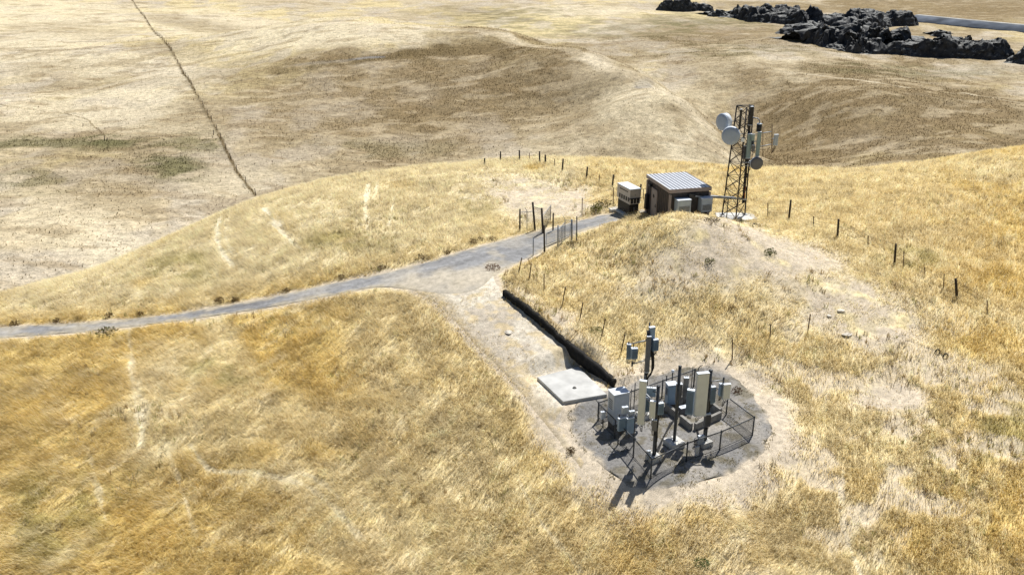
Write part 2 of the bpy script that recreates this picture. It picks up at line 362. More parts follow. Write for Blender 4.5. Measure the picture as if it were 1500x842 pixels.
Zf_pale = [(ell(*a), w) for a, w in [((120,95,170,22),.8),((190,140,120,14),.8),((420,60,110,14),.8),((60,60,80,14),.7),((60,25,150,30),.9),((330,45,150,22),.8),((520,45,160,14),.7),((160,170,170,20),.8),((230,195,110,10),1),((80,185,110,10),.9),((330,265,80,30),.7),((1230,120,110,18),.9),((960,150,110,70),.8),((1150,105,150,22),.5),((1280,35,70,14),.9),((1430,150,90,18),.4),((900,215,150,25),.7),((120,330,180,50),.6),((860,18,70,8),.8),((1120,232,90,10),.7)]]
far_lines = [(poly(p), w, k) for p, w, k in [([(430,42),(560,34),(640,42),(740,55),(850,82),(935,110),(1005,148),(1040,180)], 3.5, 'pale'), ([(0,152),(90,140),(190,118),(275,98)], 2.5, 'pale'), ([(300,52),(380,38),(450,30)], 4, 'pale'),
    ([(190,-4),(212,27),(240,60),(262,95),(290,145),(318,195),(345,247),(374,281)], .34, 'brown'),
    ([(720,22),(770,12),(830,2)], 2.2, 'pale'), ([(960,22),(900,10),(850,8),(828,16),(838,26)], 2.2, 'pale'), ([(410,104),(470,97),(530,91),(590,84),(650,76),(700,72),(740,72),(765,77)], 4.5, 'brown'), ([(600,84),(660,78),(720,76),(760,80)], 7, 'brown'), ([(435,99),(500,92),(560,86)], 1.4, 'grey'),
    ([(1410,132),(1460,140),(1520,150)], 1.2, 'pale'), ([(1180,112),(1260,118),(1330,128)], .8, 'pale'), ([(1290,45),(1400,60),(1520,74)], 1.2, 'pale'), ([(0,158),(90,170),(130,180),(155,205)], .22, 'brown'), ([(155,208),(240,203),(318,195)], .5, 'green'), ([(940,122),(950,110)], 3, 'grey')]]
T = lambda *c: np.array(c)
def mixc(a, b, w): return a + (b-a)*np.asarray(w)[..., None]
STRAW, GOLD, OCHRE, TAN, PALE, OLIVE = T(.74,.585,.255), T(.725,.535,.18), T(.50,.375,.155), T(.55,.44,.27), T(.84,.755,.54), T(.46,.41,.16)
SOIL = T(.56,.48,.37)
def near_masks(x, y):
    wob = (fbm(x, y, 3.5, 41, 3)-.5)*1.3
    def mx(zs): 
        o = np.zeros(x.shape)
        for e in zs: o = np.maximum(o, blob(x, y, e, wob))
        return o
    tr = np.zeros(x.shape)
    wn = (fbm(x, y, 1.3, 77, 3)-.5); br = .6+.4*sstep(.34, .5, fbm(x, y, 1.6, 78, 2))
    for P, w, s in tracks: tr = np.maximum(tr, s*(1-sstep(.15, .5, dline(x, y, P)/(w*1.1) + wn*.9))*br)
    return dict(bare=mx(Z_bare), ochre=mx(Z_ochre), gold=mx(Z_gold), pale=mx(Z_paleg), olive=mx(Z_olive), track=tr)
def near_color(x, y, mk):
    n1 = fbm(x, y, 5, 51, 4); n2 = fbm(x, y, 1.3, 61, 3)
    c = mixc(np.broadcast_to(STRAW, (*x.shape, 3)), GOLD, sstep(.42, .62, n1)*.5)
    c = mixc(c, OCHRE, sstep(.54, .70, n2)*.55)
    c = mixc(c, GOLD, mk['gold']*.7); c = mixc(c, OCHRE, mk['ochre']*.3*sstep(.3, .6, n2+.1)); c = mixc(c, PALE, np.maximum(mk['pale']*.5, .78*(1-sstep(-3.5, .5, sdist(x, y, knoll_poly)))*sstep(.25, .5, n1+.12))); c = mixc(c, OLIVE, mk['olive']*.6*sstep(.35, .6, n2))
    wa = x*-.53 + y*-.85; ws = x*.85 + y*-.53; st = fbm(ws*2.6, wa*.55, 1.0, 161, 3)
    c = c*(.74+.52*st)[:, None]; c = mixc(c, PALE, sstep(.57, .74, st)*.5)
    return mixc(c, T(.92,.85,.66), mk['track']*.85)
def far_color(x, y):
    n1 = fbm(x, y*.8, 45, 101, 4); n2 = fbm(x, y*.6, 11, 111, 4); n3 = fbm(x*.42, y*.75, 3.2, 121, 4); wob = (n2-.5)*1.3 + (n3-.5)*.8
    base = mixc(np.broadcast_to(T(.47,.395,.265), (*x.shape, 3)), T(.57,.475,.265), sstep(.45, .6, n1))
    base = mixc(base, T(.46,.41,.34), sstep(.5, .62, n2)*.6)
    for e, w in Zf_pale: base = mixc(base, T(.64,.56,.395), np.clip(blob(x, y, e, wob), 0, 1)*w*.85)
    for e, w in Zf_brown: base = mixc(base, T(.21,.155,.08), np.clip(blob(x, y, e, wob)*w*(.55+.9*(n3-.2)), 0, .9))
    base = mixc(base, T(.25,.185,.10), sstep(.54, .68, n3)*.5); base = mixc(base, T(.60,.51,.36), sstep(.55, .7, fbm(x*.33, y*.7, 2.2, 141, 4))*.28)
    for e, w in Zf_green: base = mixc(base, T(.15,.14,.065), np.clip(blob(x, y, e, wob)*w*sstep(.36, .56, n3), 0, .85))
    for P, w, k in far_lines:
        d = dline(x, y, P) + (n3-.5)*w*1.4; t = (1-sstep(.45*w, 1.15*w, d))*(.35+.65*sstep(.35, .6, n2))
        base = mixc(base, dict(brown=T(.17,.125,.06), pale=T(.60,.52,.38), grey=T(.22,.21,.20), green=T(.15,.14,.065))[k], t*.85)
    return base

# ------------------------------------------------------------------ ground: one sheet to beyond the last hills
az = np.radians(np.r_[np.linspace(-170, -41, 62), np.linspace(-40, 40, 900), np.linspace(41, 170, 62)])
rr = np.r_[np.linspace(2, 30, 30)[:-1], np.arange(30, 96, .16), np.arange(96, 122, .6), np.arange(122, 400, .9), np.arange(400, 760, 2.2), np.geomspace(760, 3000, 40)]
R, A = np.meshgrid(rr, az, indexing='ij'); X = (R*np.sin(A)).ravel(); Y = (R*np.cos(A)).ravel(); Z = H(X, Y); RR = R.ravel()
col = np.zeros((len(X), 3)); nw = RR < 125
mk = near_masks(X[nw], Y[nw]); nc = near_color(X[nw], Y[nw], mk); barefac = np.clip(mk['bare']*1.0, 0, 1)
n4 = fbm(X[nw], Y[nw], 1.1, 131, 3)
gd = sdist(X[nw], Y[nw], gravel_poly); pd = np.minimum(sdist(X[nw], Y[nw], path_poly), sdist(X[nw], Y[nw], road_poly))
thin = blob(X[nw], Y[nw], Z_thin)*sstep(.50, .64, fbm(X[nw], Y[nw], 1.7, 137, 3))
barefac = np.maximum(np.maximum(barefac*sstep(.25, .6, n4+.1), thin*.8), np.maximum(1-sstep(.6, 2.2, gd+(n4-.5)*2.5), 1-sstep(.0, .55, pd+(n4-.5)*.6)))
barefac = np.maximum(barefac, (1-sstep(.9, 1.9, dline(X[nw], Y[nw], wall_line)))*.7)
cn = mixc(nc*.92, np.broadcast_to(SOIL, nc.shape)*(.85+.3*n4[:, None]), barefac)
col[nw] = cn
fw = RR > 100; fc = far_color(X[fw], Y[fw]); w = sstep(100, 116, RR[fw])
col[fw] = mixc(col[fw], fc, w)
faces = grid_faces(len(rr), len(az))[:, ::-1]
g = np_mesh('ground', np.c_[X, Y, Z], [faces], ['soil', 'far_soil'], col, smooth=True); g['kind'] = 'structure'
mi = (np.repeat(rr[:-1], len(az)-1) > 112).astype(np.int32); g.data.polygons.foreach_set('material_index', mi)

# ------------------------------------------------------------------ road, path, gravel: sheets draped on the ground
def sheet(name, up, lo, nx, step, m, colf, lift=.03, jit=.12):
    n = int(max(np.hypot(*np.diff(up, axis=0).T).sum(), np.hypot(*np.diff(lo, axis=0).T).sum())/step)
    def rs(P):
        P = smooth(P, 2); d = np.r_[0, np.cumsum(np.hypot(*np.diff(P, axis=0).T))]; s = np.linspace(0, d[-1], n); return np.c_[np.interp(s, d, P[:, 0]), np.interp(s, d, P[:, 1])]
    a, b = rs(up), rs(lo); t = np.linspace(0, 1, nx)
    V = a[:, None, :]*(1-t[None, :, None]) + b[:, None, :]*t[None, :, None]
    s = np.arange(n)*step; dirv = (a-b)/np.maximum(np.hypot(*(a-b).T), 1e-6)[:, None]
    V[:, 0] += dirv*((fbm(s, s*0, .7, 3, 3)-.5)*2*jit)[:, None]; V[:, -1] += dirv*((fbm(s, s*0+9, .7, 4, 3)-.5)*2*jit)[:, None]
    x = V[..., 0].ravel(); y = V[..., 1].ravel(); lf = np.full((n, nx), lift); lf[:, 0] = lf[:, -1] = -.02
    z = H(x, y) + lf.ravel()
    if name == 'dirt_path': z = z - .12*(sdist(x, y, gravel_poly) < .25)
    o = np_mesh(name, np.c_[x, y, z], [grid_faces(n, nx)], m, colf(x, y), smooth=True); o['kind'] = 'structure'; return o
def road_col(x, y):
    n = fbm(x, y, 2.5, 201, 4); al = dline(x, y, road_up); ln = fbm(al*2.2, x*.25, 1.0, 207, 3); c = mixc(np.broadcast_to(T(.235,.236,.24), (*x.shape, 3)), T(.32,.305,.28), sstep(.4, .65, n)); c = c*(.62+.76*ln)[:, None]
    fj = 1-sstep(.2, 2.6, dline(x, y, path_l[:1].repeat(2, 0)*np.array([[1],[0]])+path_r[:1].repeat(2, 0)*np.array([[0],[1]]))+(fbm(x, y, .9, 241, 3)-.5)*2.2); c = mixc(c, T(.52,.46,.36), fj*.85)
    d = -sdist(x, y, road_poly)
    return mixc(c, T(.42,.37,.28), np.maximum((1-sstep(.05, .45, d+(fbm(x, y, .6, 5, 2)-.5)*.7))*.85, sstep(.60, .74, fbm(x, y, 1.7, 233, 4))*.45))
o = sheet('road', road_up, road_lo, 26, .12, 'road_gravel', road_col, .03, .26)
def path_col(x, y):
    n = fbm(x, y, 1.6, 211, 4); n2 = fbm(x, y, .5, 217, 3)
    c = mixc(np.broadcast_to(T(.66,.60,.495), (*x.shape, 3)), T(.47,.41,.33), sstep(.45, .68, n)*.8)
    c = mixc(c, T(.62,.48,.24), sstep(.56, .68, n2)*.5)
    d = dline(x, y, path_l); return mixc(c, T(.38,.30,.18), (1-sstep(.2, 1.1, d+(n-.5)*1.5))*.6)
sheet('dirt_path', path_l, path_r + np.array([-.05, -.06]), 26, .12, 'soil', path_col, .022, .2)
gc = gravel_poly.mean(axis=0); ga = smooth(np.vstack([gravel_poly, gravel_poly[:1]]), 1); tt = np.linspace(0, 1, 46)
GV = gc[None, None, :] + (ga[None, :, :]-gc)*tt[:, None, None]; gx = GV[..., 0].ravel(); gy = GV[..., 1].ravel()
jn = 1+.08*(fbm(gx, gy, .8, 6, 3)-.5)*2*(np.repeat(tt, len(ga)) > .97); gx = gc[0]+(gx-gc[0])*jn; gy = gc[1]+(gy-gc[1])*jn
gzz = H(gx, gy) + np.repeat(np.interp(tt, [0, .94, 1], [.022, .022, -.012]), len(ga))
nn = fbm(gx, gy, 1.8, 221, 4); inner = -sdist(gx, gy, gravel_poly)
n8 = fbm(gx, gy, .55, 227, 3); gcol = mixc(np.broadcast_to(T(.225,.218,.21), (len(gx), 3)), T(.34,.315,.28), sstep(.42, .66, nn)*.85); gcol = mixc(gcol, T(.13,.11,.06), sstep(.54, .68, n8)*.6); gcol = mixc(gcol, SOIL, 1-sstep(-.1, .35, inner+(n8-.5)*.9+(nn-.5)*.4))
o = np_mesh('gravel_ground', np.c_[gx, gy, gzz], [grid_faces(len(tt), len(ga))], 'pad_gravel', gcol, smooth=True); o['kind'] = 'structure'

# ------------------------------------------------------------------ grass
def blades(name, x, y, L, Wd, lean, ang, colr, m, tuft_fan=.5, zoff=-.01):
    n = len(x); z = H(x, y) + zoff
    dx, dy = np.cos(ang), np.sin(ang); sl, cl = np.sin(lean), np.cos(lean)
    wa = ang + PI/2 + RNG.normal(0, .7, n); wx, wy = np.cos(wa)*Wd/2, np.sin(wa)*Wd/2
    b = np.c_[x, y, z]; l1 = lean*.6
    mid = b + (L*.55)[:, None]*np.c_[np.sin(l1)*dx, np.sin(l1)*dy, np.cos(l1)]
    tip = mid + (L*.5)[:, None]*np.c_[np.sin(lean*1.25)*dx, np.sin(lean*1.25)*dy, np.cos(lean*1.25)]
    wv = np.c_[wx, wy, np.zeros(n)]
    V = np.stack([b-wv, b+wv, mid-wv*.8, mid+wv*.8, tip], axis=1).reshape(-1, 3); i = np.arange(n)*5
    o = np_mesh(name, V, [np.c_[i, i+1, i+3, i+2], np.c_[i+2, i+3, i+4]], m, np.repeat(colr, 5, axis=0)); o['kind'] = 'stuff'; return o
def scatter(n, r0, r1, a0, a1, pw=1.0):
    u = RNG.random(n); r = (r0**pw + u*(r1**pw-r0**pw))**(1/pw); a = np.radians(RNG.uniform(a0, a1, n)); return r*np.sin(a), r*np.cos(a)
NB = 1550000
x, y = scatter(NB, 28, 106, -36, 36, 1.2)
crX = np.array([from_d(*c)[:2] for c in crest]); cra = np.arctan2(crX[:, 0], crX[:, 1]); crr = np.hypot(*crX.T)
rr_ = np.hypot(x, y); aa = np.arctan2(x, y); ok = rr_ < np.interp(aa, cra, crr)+9
x, y = x[ok], y[ok]
mk = near_masks(x, y); s_all = np.minimum(np.minimum(sdist(x, y, road_poly), sdist(x, y, path_poly)), sdist(x, y, gravel_poly))
obst = [rect(shed_c, SHED_W/2+.05, SHED_L/2+.05), rect(tower_c, 1.25, .95)]
so = np.minimum.reduce([sdist(x, y, np.array(p)) for p in obst])
n5 = fbm(x, y, 1.0, 301, 3); n6 = fbm(x, y, 4.5, 311, 3)
sroad = np.minimum(sdist(x, y, road_poly), sdist(x, y, gravel_poly)); sslab = sdist(x, y, slab_P)
ppath = .30*sstep(.42, .62, n5)*(sroad > .05)*(sslab > .02); dpl = dline(x, y, path_l); ppath = np.maximum(ppath, .75*(1-sstep(.1, .9, dpl+(n5-.5)*1.2))*(sroad > .05)*(sslab > .02))
pw = np.maximum(sstep(-.12, .45, s_all + (n5-.5)*.9), ppath)*(sroad > -.25)*(so > .02)
pw = pw*(1-.25*mk['track'])*(1-.72*mk['bare']*sstep(.25, .5, 1.05-n5)) * (1-.5*mk['track'])
gdist = sdist(x, y, gravel_poly); pw = pw*(.3+.7*sstep(.3, 2.4, gdist+(n5-.5)*2.2))
dwl = dline(x, y, wall_line); pw = pw*(.5+.5*sstep(.4, 1.6, dwl))*(dwl > .12)
pw = pw*(.45+.55*sstep(.35, .55, n5))*(1-.75*blob(x, y, Z_thin)*sstep(.50, .64, fbm(x, y, 1.7, 137, 3)))
ok = RNG.random(len(x)) < pw; x, y = x[ok], y[ok]; mk = {k: v[ok] for k, v in mk.items()}; n5 = n5[ok]; n6 = n6[ok]; gdist = gdist[ok]; s_all = s_all[ok]
n = len(x); nc = near_color(x, y, mk)
clump = fbm(x, y, .45, 321, 2)
tint = RNG.normal(1, .13, n)*(.86+.28*clump)
nc = nc*np.clip(tint, .35, 1.7)[:, None]
pal = RNG.random(n); nc = np.where((pal < .16)[:, None], mixc(nc, PALE*1.08, np.full(n, .6)), nc); nc = np.where((pal > .9)[:, None], nc*T(.62,.56,.5), nc)
wst = fbm((x*.85-y*.53)*2.6, (x*-.53+y*-.85)*.55, 1.0, 161, 3)
mound = ell(1000, 400, 220, 90, .5)
hgt = (1-.35*blob(x, y, mound))*.46*(.45+.5*n6+.55*wst)*(1-.68*mk['bare'])*(1-.4*mk['track'])*(.28+.72*sstep(.2, 2.5, gdist))*(.35+.65*sstep(-.05, .9, s_all))
L = hgt*RNG.uniform(.6, 1.35, n); Wd = RNG.uniform(.013, .031, n)*(.62+.006*np.hypot(x, y))
wind = math.radians(238) + (fbm(x, y, 9, 331, 3)-.5)*2.0 + (fbm(x, y, 1.4, 341, 2)-.5)*1.2 + RNG.normal(0, .35, n)
lean = np.clip(RNG.normal(.95, .25, n) + .4*mk['track'], .1, 1.25)
blades('dry_grass', x, y, L, Wd, lean, wind, np.clip(nc, .01, .9), 'dry_grass')
ww = resample(wall_line, .012); wn_ = np.gradient(ww, axis=0); wn_ /= np.hypot(*wn_.T)[:, None]; wn_ = np.c_[-wn_[:, 1], wn_[:, 0]]
if (wn_ @ np.array([1, .6])).mean() < 0: wn_ = -wn_
wk = RNG.random(len(ww)) < .25+.75*sstep(.4, .65, fbm(ww[:, 0], ww[:, 1], .8, 811, 2)); ww = ww[wk]; wn_ = wn_[wk]; ww = ww + wn_*RNG.uniform(.12, .55, len(ww))[:, None]; n = len(ww)
blades('bank_grass', ww[:, 0], ww[:, 1], RNG.uniform(.15, .42, n), RNG.uniform(.018, .035, n), np.clip(RNG.normal(.8, .3, n), .1, 1.3), math.radians(215)+RNG.normal(0, .6, n), np.broadcast_to(T(.62,.49,.25), (n, 3))*RNG.uniform(.5, 1.2, n)[:, None], 'dry_grass')
ww = resample(wall_line, .02); ww = ww - np.array([.22, .18]) + RNG.normal(0, .12, ww.shape); wk = RNG.random(len(ww)) < sstep(.45, .65, fbm(ww[:, 0], ww[:, 1], .9, 821, 2)); ww = ww[wk]; n = len(ww)
blades('verge_grass', ww[:, 0], ww[:, 1], RNG.uniform(.08, .26, n), RNG.uniform(.018, .03, n), np.clip(RNG.normal(.6, .3, n), .1, 1.3), RNG.uniform(0, 6.28, n), np.broadcast_to(T(.70,.55,.24), (n, 3))*RNG.uniform(.6, 1.2, n)[:, None], 'dry_grass')
# weeds that came up through the gravel
wx_, wy_ = gc[0]+RNG.uniform(-6, 6, 5200), gc[1]+RNG.uniform(-6.5, 6.5, 5200); wk = (sdist(wx_, wy_, gravel_poly) < 0) & (RNG.random(5200) < sstep(.48, .62, fbm(wx_, wy_, 1.0, 831, 3))); wx_, wy_ = np.repeat(wx_[wk], 5), np.repeat(wy_[wk], 5); n = len(wx_)
blades('gravel_weeds', wx_+RNG.normal(0, .05, n), wy_+RNG.normal(0, .05, n), RNG.uniform(.04, .16, n), RNG.uniform(.015, .035, n), np.clip(RNG.normal(.8, .3, n), .1, 1.4), RNG.uniform(0, 6.28, n), np.where((RNG.random(n) < .5)[:, None], T(.22,.19,.08), T(.42,.35,.2))*RNG.uniform(.6, 1.3, n)[:, None], 'dry_grass')
# coarser dry weeds and dark seed stalks standing among the grass
qx, qy = scatter(34000, 30, 100, -36, 36, 1.2); qk = (RNG.random(len(qx)) < sstep(.52, .74, fbm(qx, qy, 3.0, 351, 4))*.55) & (np.minimum(sdist(qx, qy, road_poly), sdist(qx, qy, path_poly)) > .3) & (sdist(qx, qy, gravel_poly) > .1) & (np.minimum.reduce([sdist(qx, qy, np.array(p)) for p in obst]) > .2)
qk &= np.hypot(qx, qy) < np.interp(np.arctan2(qx, qy), cra, crr)+5; qx, qy = qx[qk], qy[qk]; k9 = 9; n = len(qx)*k9
px9 = np.repeat(qx, k9)+RNG.normal(0, .07, n); py9 = np.repeat(qy, k9)+RNG.normal(0, .07, n); tn = RNG.random(len(qx))
wc9 = np.where((tn < .3)[:, None], T(.40,.38,.16), np.where((tn < .65)[:, None], T(.40,.29,.14), T(.52,.45,.33)))
blades('dry_weeds', px9, py9, RNG.uniform(.12, .42, n), RNG.uniform(.02, .045, n), np.clip(RNG.normal(.5, .35, n), 0, 1.3), RNG.uniform(0, 2*PI, n), np.repeat(wc9, k9, axis=0)*RNG.uniform(.6, 1.3, n)[:, None], 'dry_grass')
# far scrub and dry herb tufts on the slopes beyond
x, y = scatter(420000, 120, 400, -36, 36, 1.0)
cc = far_color(x, y); lum = cc.sum(axis=1); n7 = fbm(x, y, 5, 401, 3)
ok = RNG.random(len(x)) < np.clip(.12 + .9*sstep(.85, .4, lum) , 0, 1)*sstep(.3, .6, n7+.1); x, y, cc = x[ok], y[ok], cc[ok]; n = len(x)
blades('scrub_grass', x, y, RNG.uniform(.2, .55, n), RNG.uniform(.06, .2, n), np.clip(RNG.normal(.8, .3, n), .1, 1.3), RNG.uniform(0, 2*PI, n), np.clip(cc*RNG.normal(.95, .25, n)[:, None], .015, .8), 'dry_grass', zoff=-.03)

# ------------------------------------------------------------------ plants
def shrub(name, label, px, py, r, h, cols, n=160, group=None, cat='weed clump', r2=None):
    p = gpt(px, py); t = thing(name, label, cat, p, 0, group)
    k = n; a = RNG.uniform(0, 2*PI, k); rad = np.sqrt(RNG.random(k))*r; hh = RNG.random(k)**.8*h*(1-.5*(rad/r)**2)
    V = []; Fq = []; Cc = []; base = np.array(cols)
    for i in range(k):
        c = Vector((rad[i]*math.cos(a[i]), rad[i]*math.sin(a[i])*.9, hh[i])); s = random.uniform(.06, .16)*(h+.35)
        d = Vector((random.gauss(0, 1), random.gauss(0, 1), random.gauss(.6, .7))).normalized(); e = d.orthogonal().normalized()*s*.28
        j = len(V); V += [c-e, c+e, c+d*s]; Fq.append((j, j+1, j+2)); cl = base[random.randrange(len(base))]*random.uniform(.6, 1.35); Cc += [cl]*3
    np_mesh('foliage', np.array(V), [np.array(Fq)], 'weed_leaf', np.array(Cc), parent=t)
    b = MB()
    for i in range(9):
        aa = random.uniform(0, 2*PI); b.tube((0, 0, -.05), (math.cos(aa)*r*.6, math.sin(aa)*r*.6, h*.75), .012, 5, .004)
    b.build('stem', 'rusty_steel', t); return t
brn = [(.16,.10,.045), (.22,.15,.07), (.11,.08,.035)]; grn = [(.10,.13,.03), (.14,.15,.045), (.07,.09,.025)]
for i, (px, py, r, h) in enumerate([(22,476,.3,.35),(84,472,.25,.3),(160,464,.28,.35),(205,462,.25,.3),(322,444,.35,.4),(345,441,.25,.3),(420,427,.25,.25),(500,408,.25,.3),(560,395,.3,.3),(619,381,.45,.4),(693,357,.35,.45),(704,352,.3,.3),(721,352,.4,.3),(655,372,.25,.25)]):
    shrub('weed_clump', 'dry brown weed clump along the far edge of the grey road', px, py, r, h, brn, 150, 'weed clumps along the road')
shrub('shrub', 'olive brown bush just below the grey road at its far end', 158, 489, .7, .5, brn[:1]+grn, 260, cat='shrub')
shrub('shrub', 'low russet bush at the road fork beside the gate', 722, 394, .5, .35, [(.19,.10,.06), (.24,.15,.09)], 240, cat='shrub')
shrub('shrub', 'yellow green bush at the road end near the generator', 873, 312, .45, .75, [(.20,.19,.05), (.15,.15,.05)], 240, cat='shrub')
shrub('shrub', 'grey green bush behind the yellow green one near the generator', 886, 306, .8, .7, [(.17,.15,.06), (.22,.18,.08)], 300, cat='shrub')
shrub('shrub', 'small bright green weed beside the rusty stakes above the black wall', 872, 489, .4, .3, [(.13,.17,.04), (.2,.2,.06)], 180, cat='shrub')
shrub('shrub', 'small green weed on the dry slope below the lattice tower', 1040, 385, .35, .4, grn, 160, cat='shrub')
shrub('shrub', 'green bush on bare soil between tower and ridge fence', 1128, 374, .4, .5, grn, 180, cat='shrub')
shrub('shrub', 'green leafy weed alone in the golden grass at the bottom', 1027, 830, .32, .35, [(.06,.12,.03), (.10,.15,.04)], 220, cat='shrub')
shrub('shrub', 'dark dry bush in front of the tower footing slab', 1043, 326, .55, .35, [(.09,.065,.035), (.14,.1,.05)], 240, cat='shrub')
shrub('shrub', 'dry tuft growing at the foot of the steel gate posts', 840, 360, .45, .3, grn[1:2]+brn, 160, cat='shrub')
shrub('shrub', 'dark weed on the outer gravel rim left of the compound', 836, 663, .25, .35, brn, 120, cat='shrub')
shrub('shrub', 'dark reddish weed on the bare rim right of the compound', 1079, 575, .3, .35, [(.12,.07,.04)], 140, cat='shrub')

# ------------------------------------------------------------------ far rock ledges and canal
def rock(label, pxs, hh, depth, seed, n=46, m=14):
    """a long ledge: rough top, stepped broken face towards the valley"""
    P = poly(pxs); P = smooth(P, 2); d = np.r_[0, np.cumsum(np.hypot(*np.diff(P, axis=0).T))]; n = max(24, int(d[-1]/.45)); s = np.linspace(0, d[-1], n)
    px_ = np.interp(s, d, P[:, 0]); py_ = np.interp(s, d, P[:, 1]); t = np.c_[np.gradient(px_), np.gradient(py_)]; t /= np.hypot(*t.T)[:, None]; nr = np.c_[-t[:, 1], t[:, 0]]
    nr[nr[:, 1] < 0] *= -1
    v = np.r_[-1.8, np.arange(-1.2, 6, .25), np.arange(6, depth+6, .5)]; m = len(v); U, S = np.meshgrid(v, s)
    fr = (fbm(S, S*0, 9, seed, 5)-.5)*8.0; uu = U - fr
    ends = np.clip(np.minimum(S, d[-1]-S)/5.0, 0, 1)**.6*(.62+.5*sstep(.3, .6, fbm(S, U*.7, 11, seed+60, 3)))
    ed = sstep(0, 3.0, uu)**.8*(1-sstep(depth*.4, depth, uu))*ends
    big = fbm(S, U, 9, seed+3, 4); rid = 1-np.abs(2*fbm(S*.55, U*.8, 4, seed+9, 5)-1)
    gap = sstep(.30, .42, fbm(S, U*.6, 7, seed+31, 4))
    top = hh*ed*(.35+.75*big+.5*(rid-.6))*(1-.15*np.clip(uu/depth, 0, 1))*(.55+.9*(1-np.abs(2*fbm(S*.5, U, 13, seed+71, 3)-1)))*(.2+.8*gap)
    stp = .95+.3*fbm(S, U, 12, seed+40, 2); ph = fbm(S, U, 4, seed+41, 3)*1.6; k_ = (top+ph)/stp
    top = top*.35 + .65*((np.floor(k_)+sstep(.5, 1, k_-np.floor(k_)))*stp-ph)*sstep(.02, .25, ed)
    top = np.maximum(top + (fbm(S*.55, U, 1.3, seed+15, 4)-.5)*hh*.22*sstep(.02, .4, ed), 0)
    off = U + (fbm(S, top*1.6, 1.5, seed+21, 4)-.5)*2.6*sstep(.02, .3, ed); al = (fbm(S+50, top*1.6+U, 1.5, seed+25, 3)-.5)*1.6*sstep(.02, .3, ed)
    x = px_[:, None] + nr[:, :1]*off + t[:, :1]*al; y = py_[:, None] + nr[:, 1:]*off + t[:, 1:]*al; z0 = H(x.ravel(), y.ravel()).reshape(x.shape)
    z = z0 + np.where(ed > .02, top-.15, -.8)
    o = np_mesh('rock_outcrop', np.c_[x.ravel()-px_[0], y.ravel()-py_[0], z.ravel()-z0[0, 0]], [grid_faces(n, m)], 'rock_black')
    o.location = (px_[0], py_[0], z0[0, 0]); return setp(o, label, 'rock')
rock('black rock ledge at the far left end of the dark outcrop', [(958,17),(985,19),(1015,19),(1050,18)], 5.5, 50, 500)
rock('broken black rocks between the two longer ledges on the far slope', [(1036,26),(1058,28),(1082,27)], 3.2, 34, 510)
rock('long black rock ledge with a rough sloping top', [(1060,26),(1100,34),(1150,39),(1190,40),(1212,36)], 5.6, 62, 520)
rock('tall black rock mass with deep shadowed face above pale slope', [(1176,62),(1205,72),(1240,80),(1280,82),(1308,79)], 7.2, 60, 530)
rock('black rock knob beside the start of the grey canal', [(1258,44),(1290,42),(1320,39),(1350,38)], 5.5, 44, 540)
rock('longest black rock ledge running level below the canal', [(1288,80),(1330,81),(1380,86),(1430,88),(1492,86)], 4.6, 66, 550)
rock('black rock ledge cut off by the right edge of the picture', [(1462,94),(1490,97),(1550,100)], 4.6, 50, 560)
rock('low scattered black rocks joining the upper ledge to the tall mass', [(1128,48),(1160,51),(1186,56)], 3.4, 34, 580)
rock('small dark boulder heap above the level ledge', [(1356,50),(1376,52),(1398,51)], 3, 20, 570)
ca = poly([(1326,31),(1400,38),(1500,47),(1600,57)]); ca = resample(smooth(ca, 2), 3)
td = np.gradient(ca, axis=0); td /= np.hypot(*td.T)[:, None]; nd = np.c_[-td[:, 1], td[:, 0]]; nd[nd[:, 1] < 0] *= -1
cz = H(ca[:, 0], ca[:, 1]); cz = np.convolve(np.pad(cz, 8, mode='edge'), np.ones(17)/17, 'valid')
def strip(name, prof, m, parent=None):
    V = []
    for off, dz in prof: V.append(np.c_[ca+nd*off, cz+dz])
    V = np.stack(V, 1); o = np_mesh(name, V.reshape(-1, 3), [grid_faces(len(ca), len(prof))], m); o['kind'] = 'structure'; return o
strip('canal', [(-.5,-2.5),(0,.3),(7,2.4)], 'canal_face')
strip('canal_road', [(7.02,2.42),(7.2,2.65),(9.6,2.7),(12,-3)], 'canal_top')

# ------------------------------------------------------------------ fences of posts
def post_mesh(h, r, n, taper=.85, lean=(0, 0), tee=False):
    b = MB()
    if tee:
        b.box((lean[0]/2, lean[1]/2, h/2-.1), (.06, .015, h+.2), ry=math.atan2(lean[0], h), rx=-math.atan2(lean[1], h)); b.box((lean[0]/2, .018+lean[1]/2, h/2-.1), (.015, .05, h+.2), ry=math.atan2(lean[0], h), rx=-math.atan2(lean[1], h))
    else: b.tube((-lean[0]*.15, -lean[1]*.15, -.25), (lean[0], lean[1], h), r, n, r*taper)
    return b
def post_fence(name, label, posts, wires=(.35, .65, .95), cat='fence', wire_r=.006):
    b0 = gpt(*posts[0][:2]); root = thing(name, label, cat, b0); prev = None; wb = MB()
    for px, py, tx, ty, kind in posts:
        b = gpt(px, py); h = top_z(b, ty)-b.z; tp = atY(tx, ty, b.y); lean = (max(-.35, min(.35, (tp.x-b.x))), 0)
        h = max(.35, h)
        o = (post_mesh(h, .075 if kind == 'W' else .085, 9, .9, lean).build('wooden_post', 'wood_post', root, True) if kind in 'WB' else post_mesh(h, .03, 6, 1, lean, tee=True).build('steel_post', 'rusty_steel', root))
        o.location = b-b0
        tpt = [b-b0+Vector((lean[0]*f, 0, h*f)) for f in wires]
        if prev: 
            for p, q in zip(prev, tpt): wb.tube(p, q, wire_r, 4, cap=False)
        prev = tpt
    wb.build('wire', 'rusty_steel', root); return root
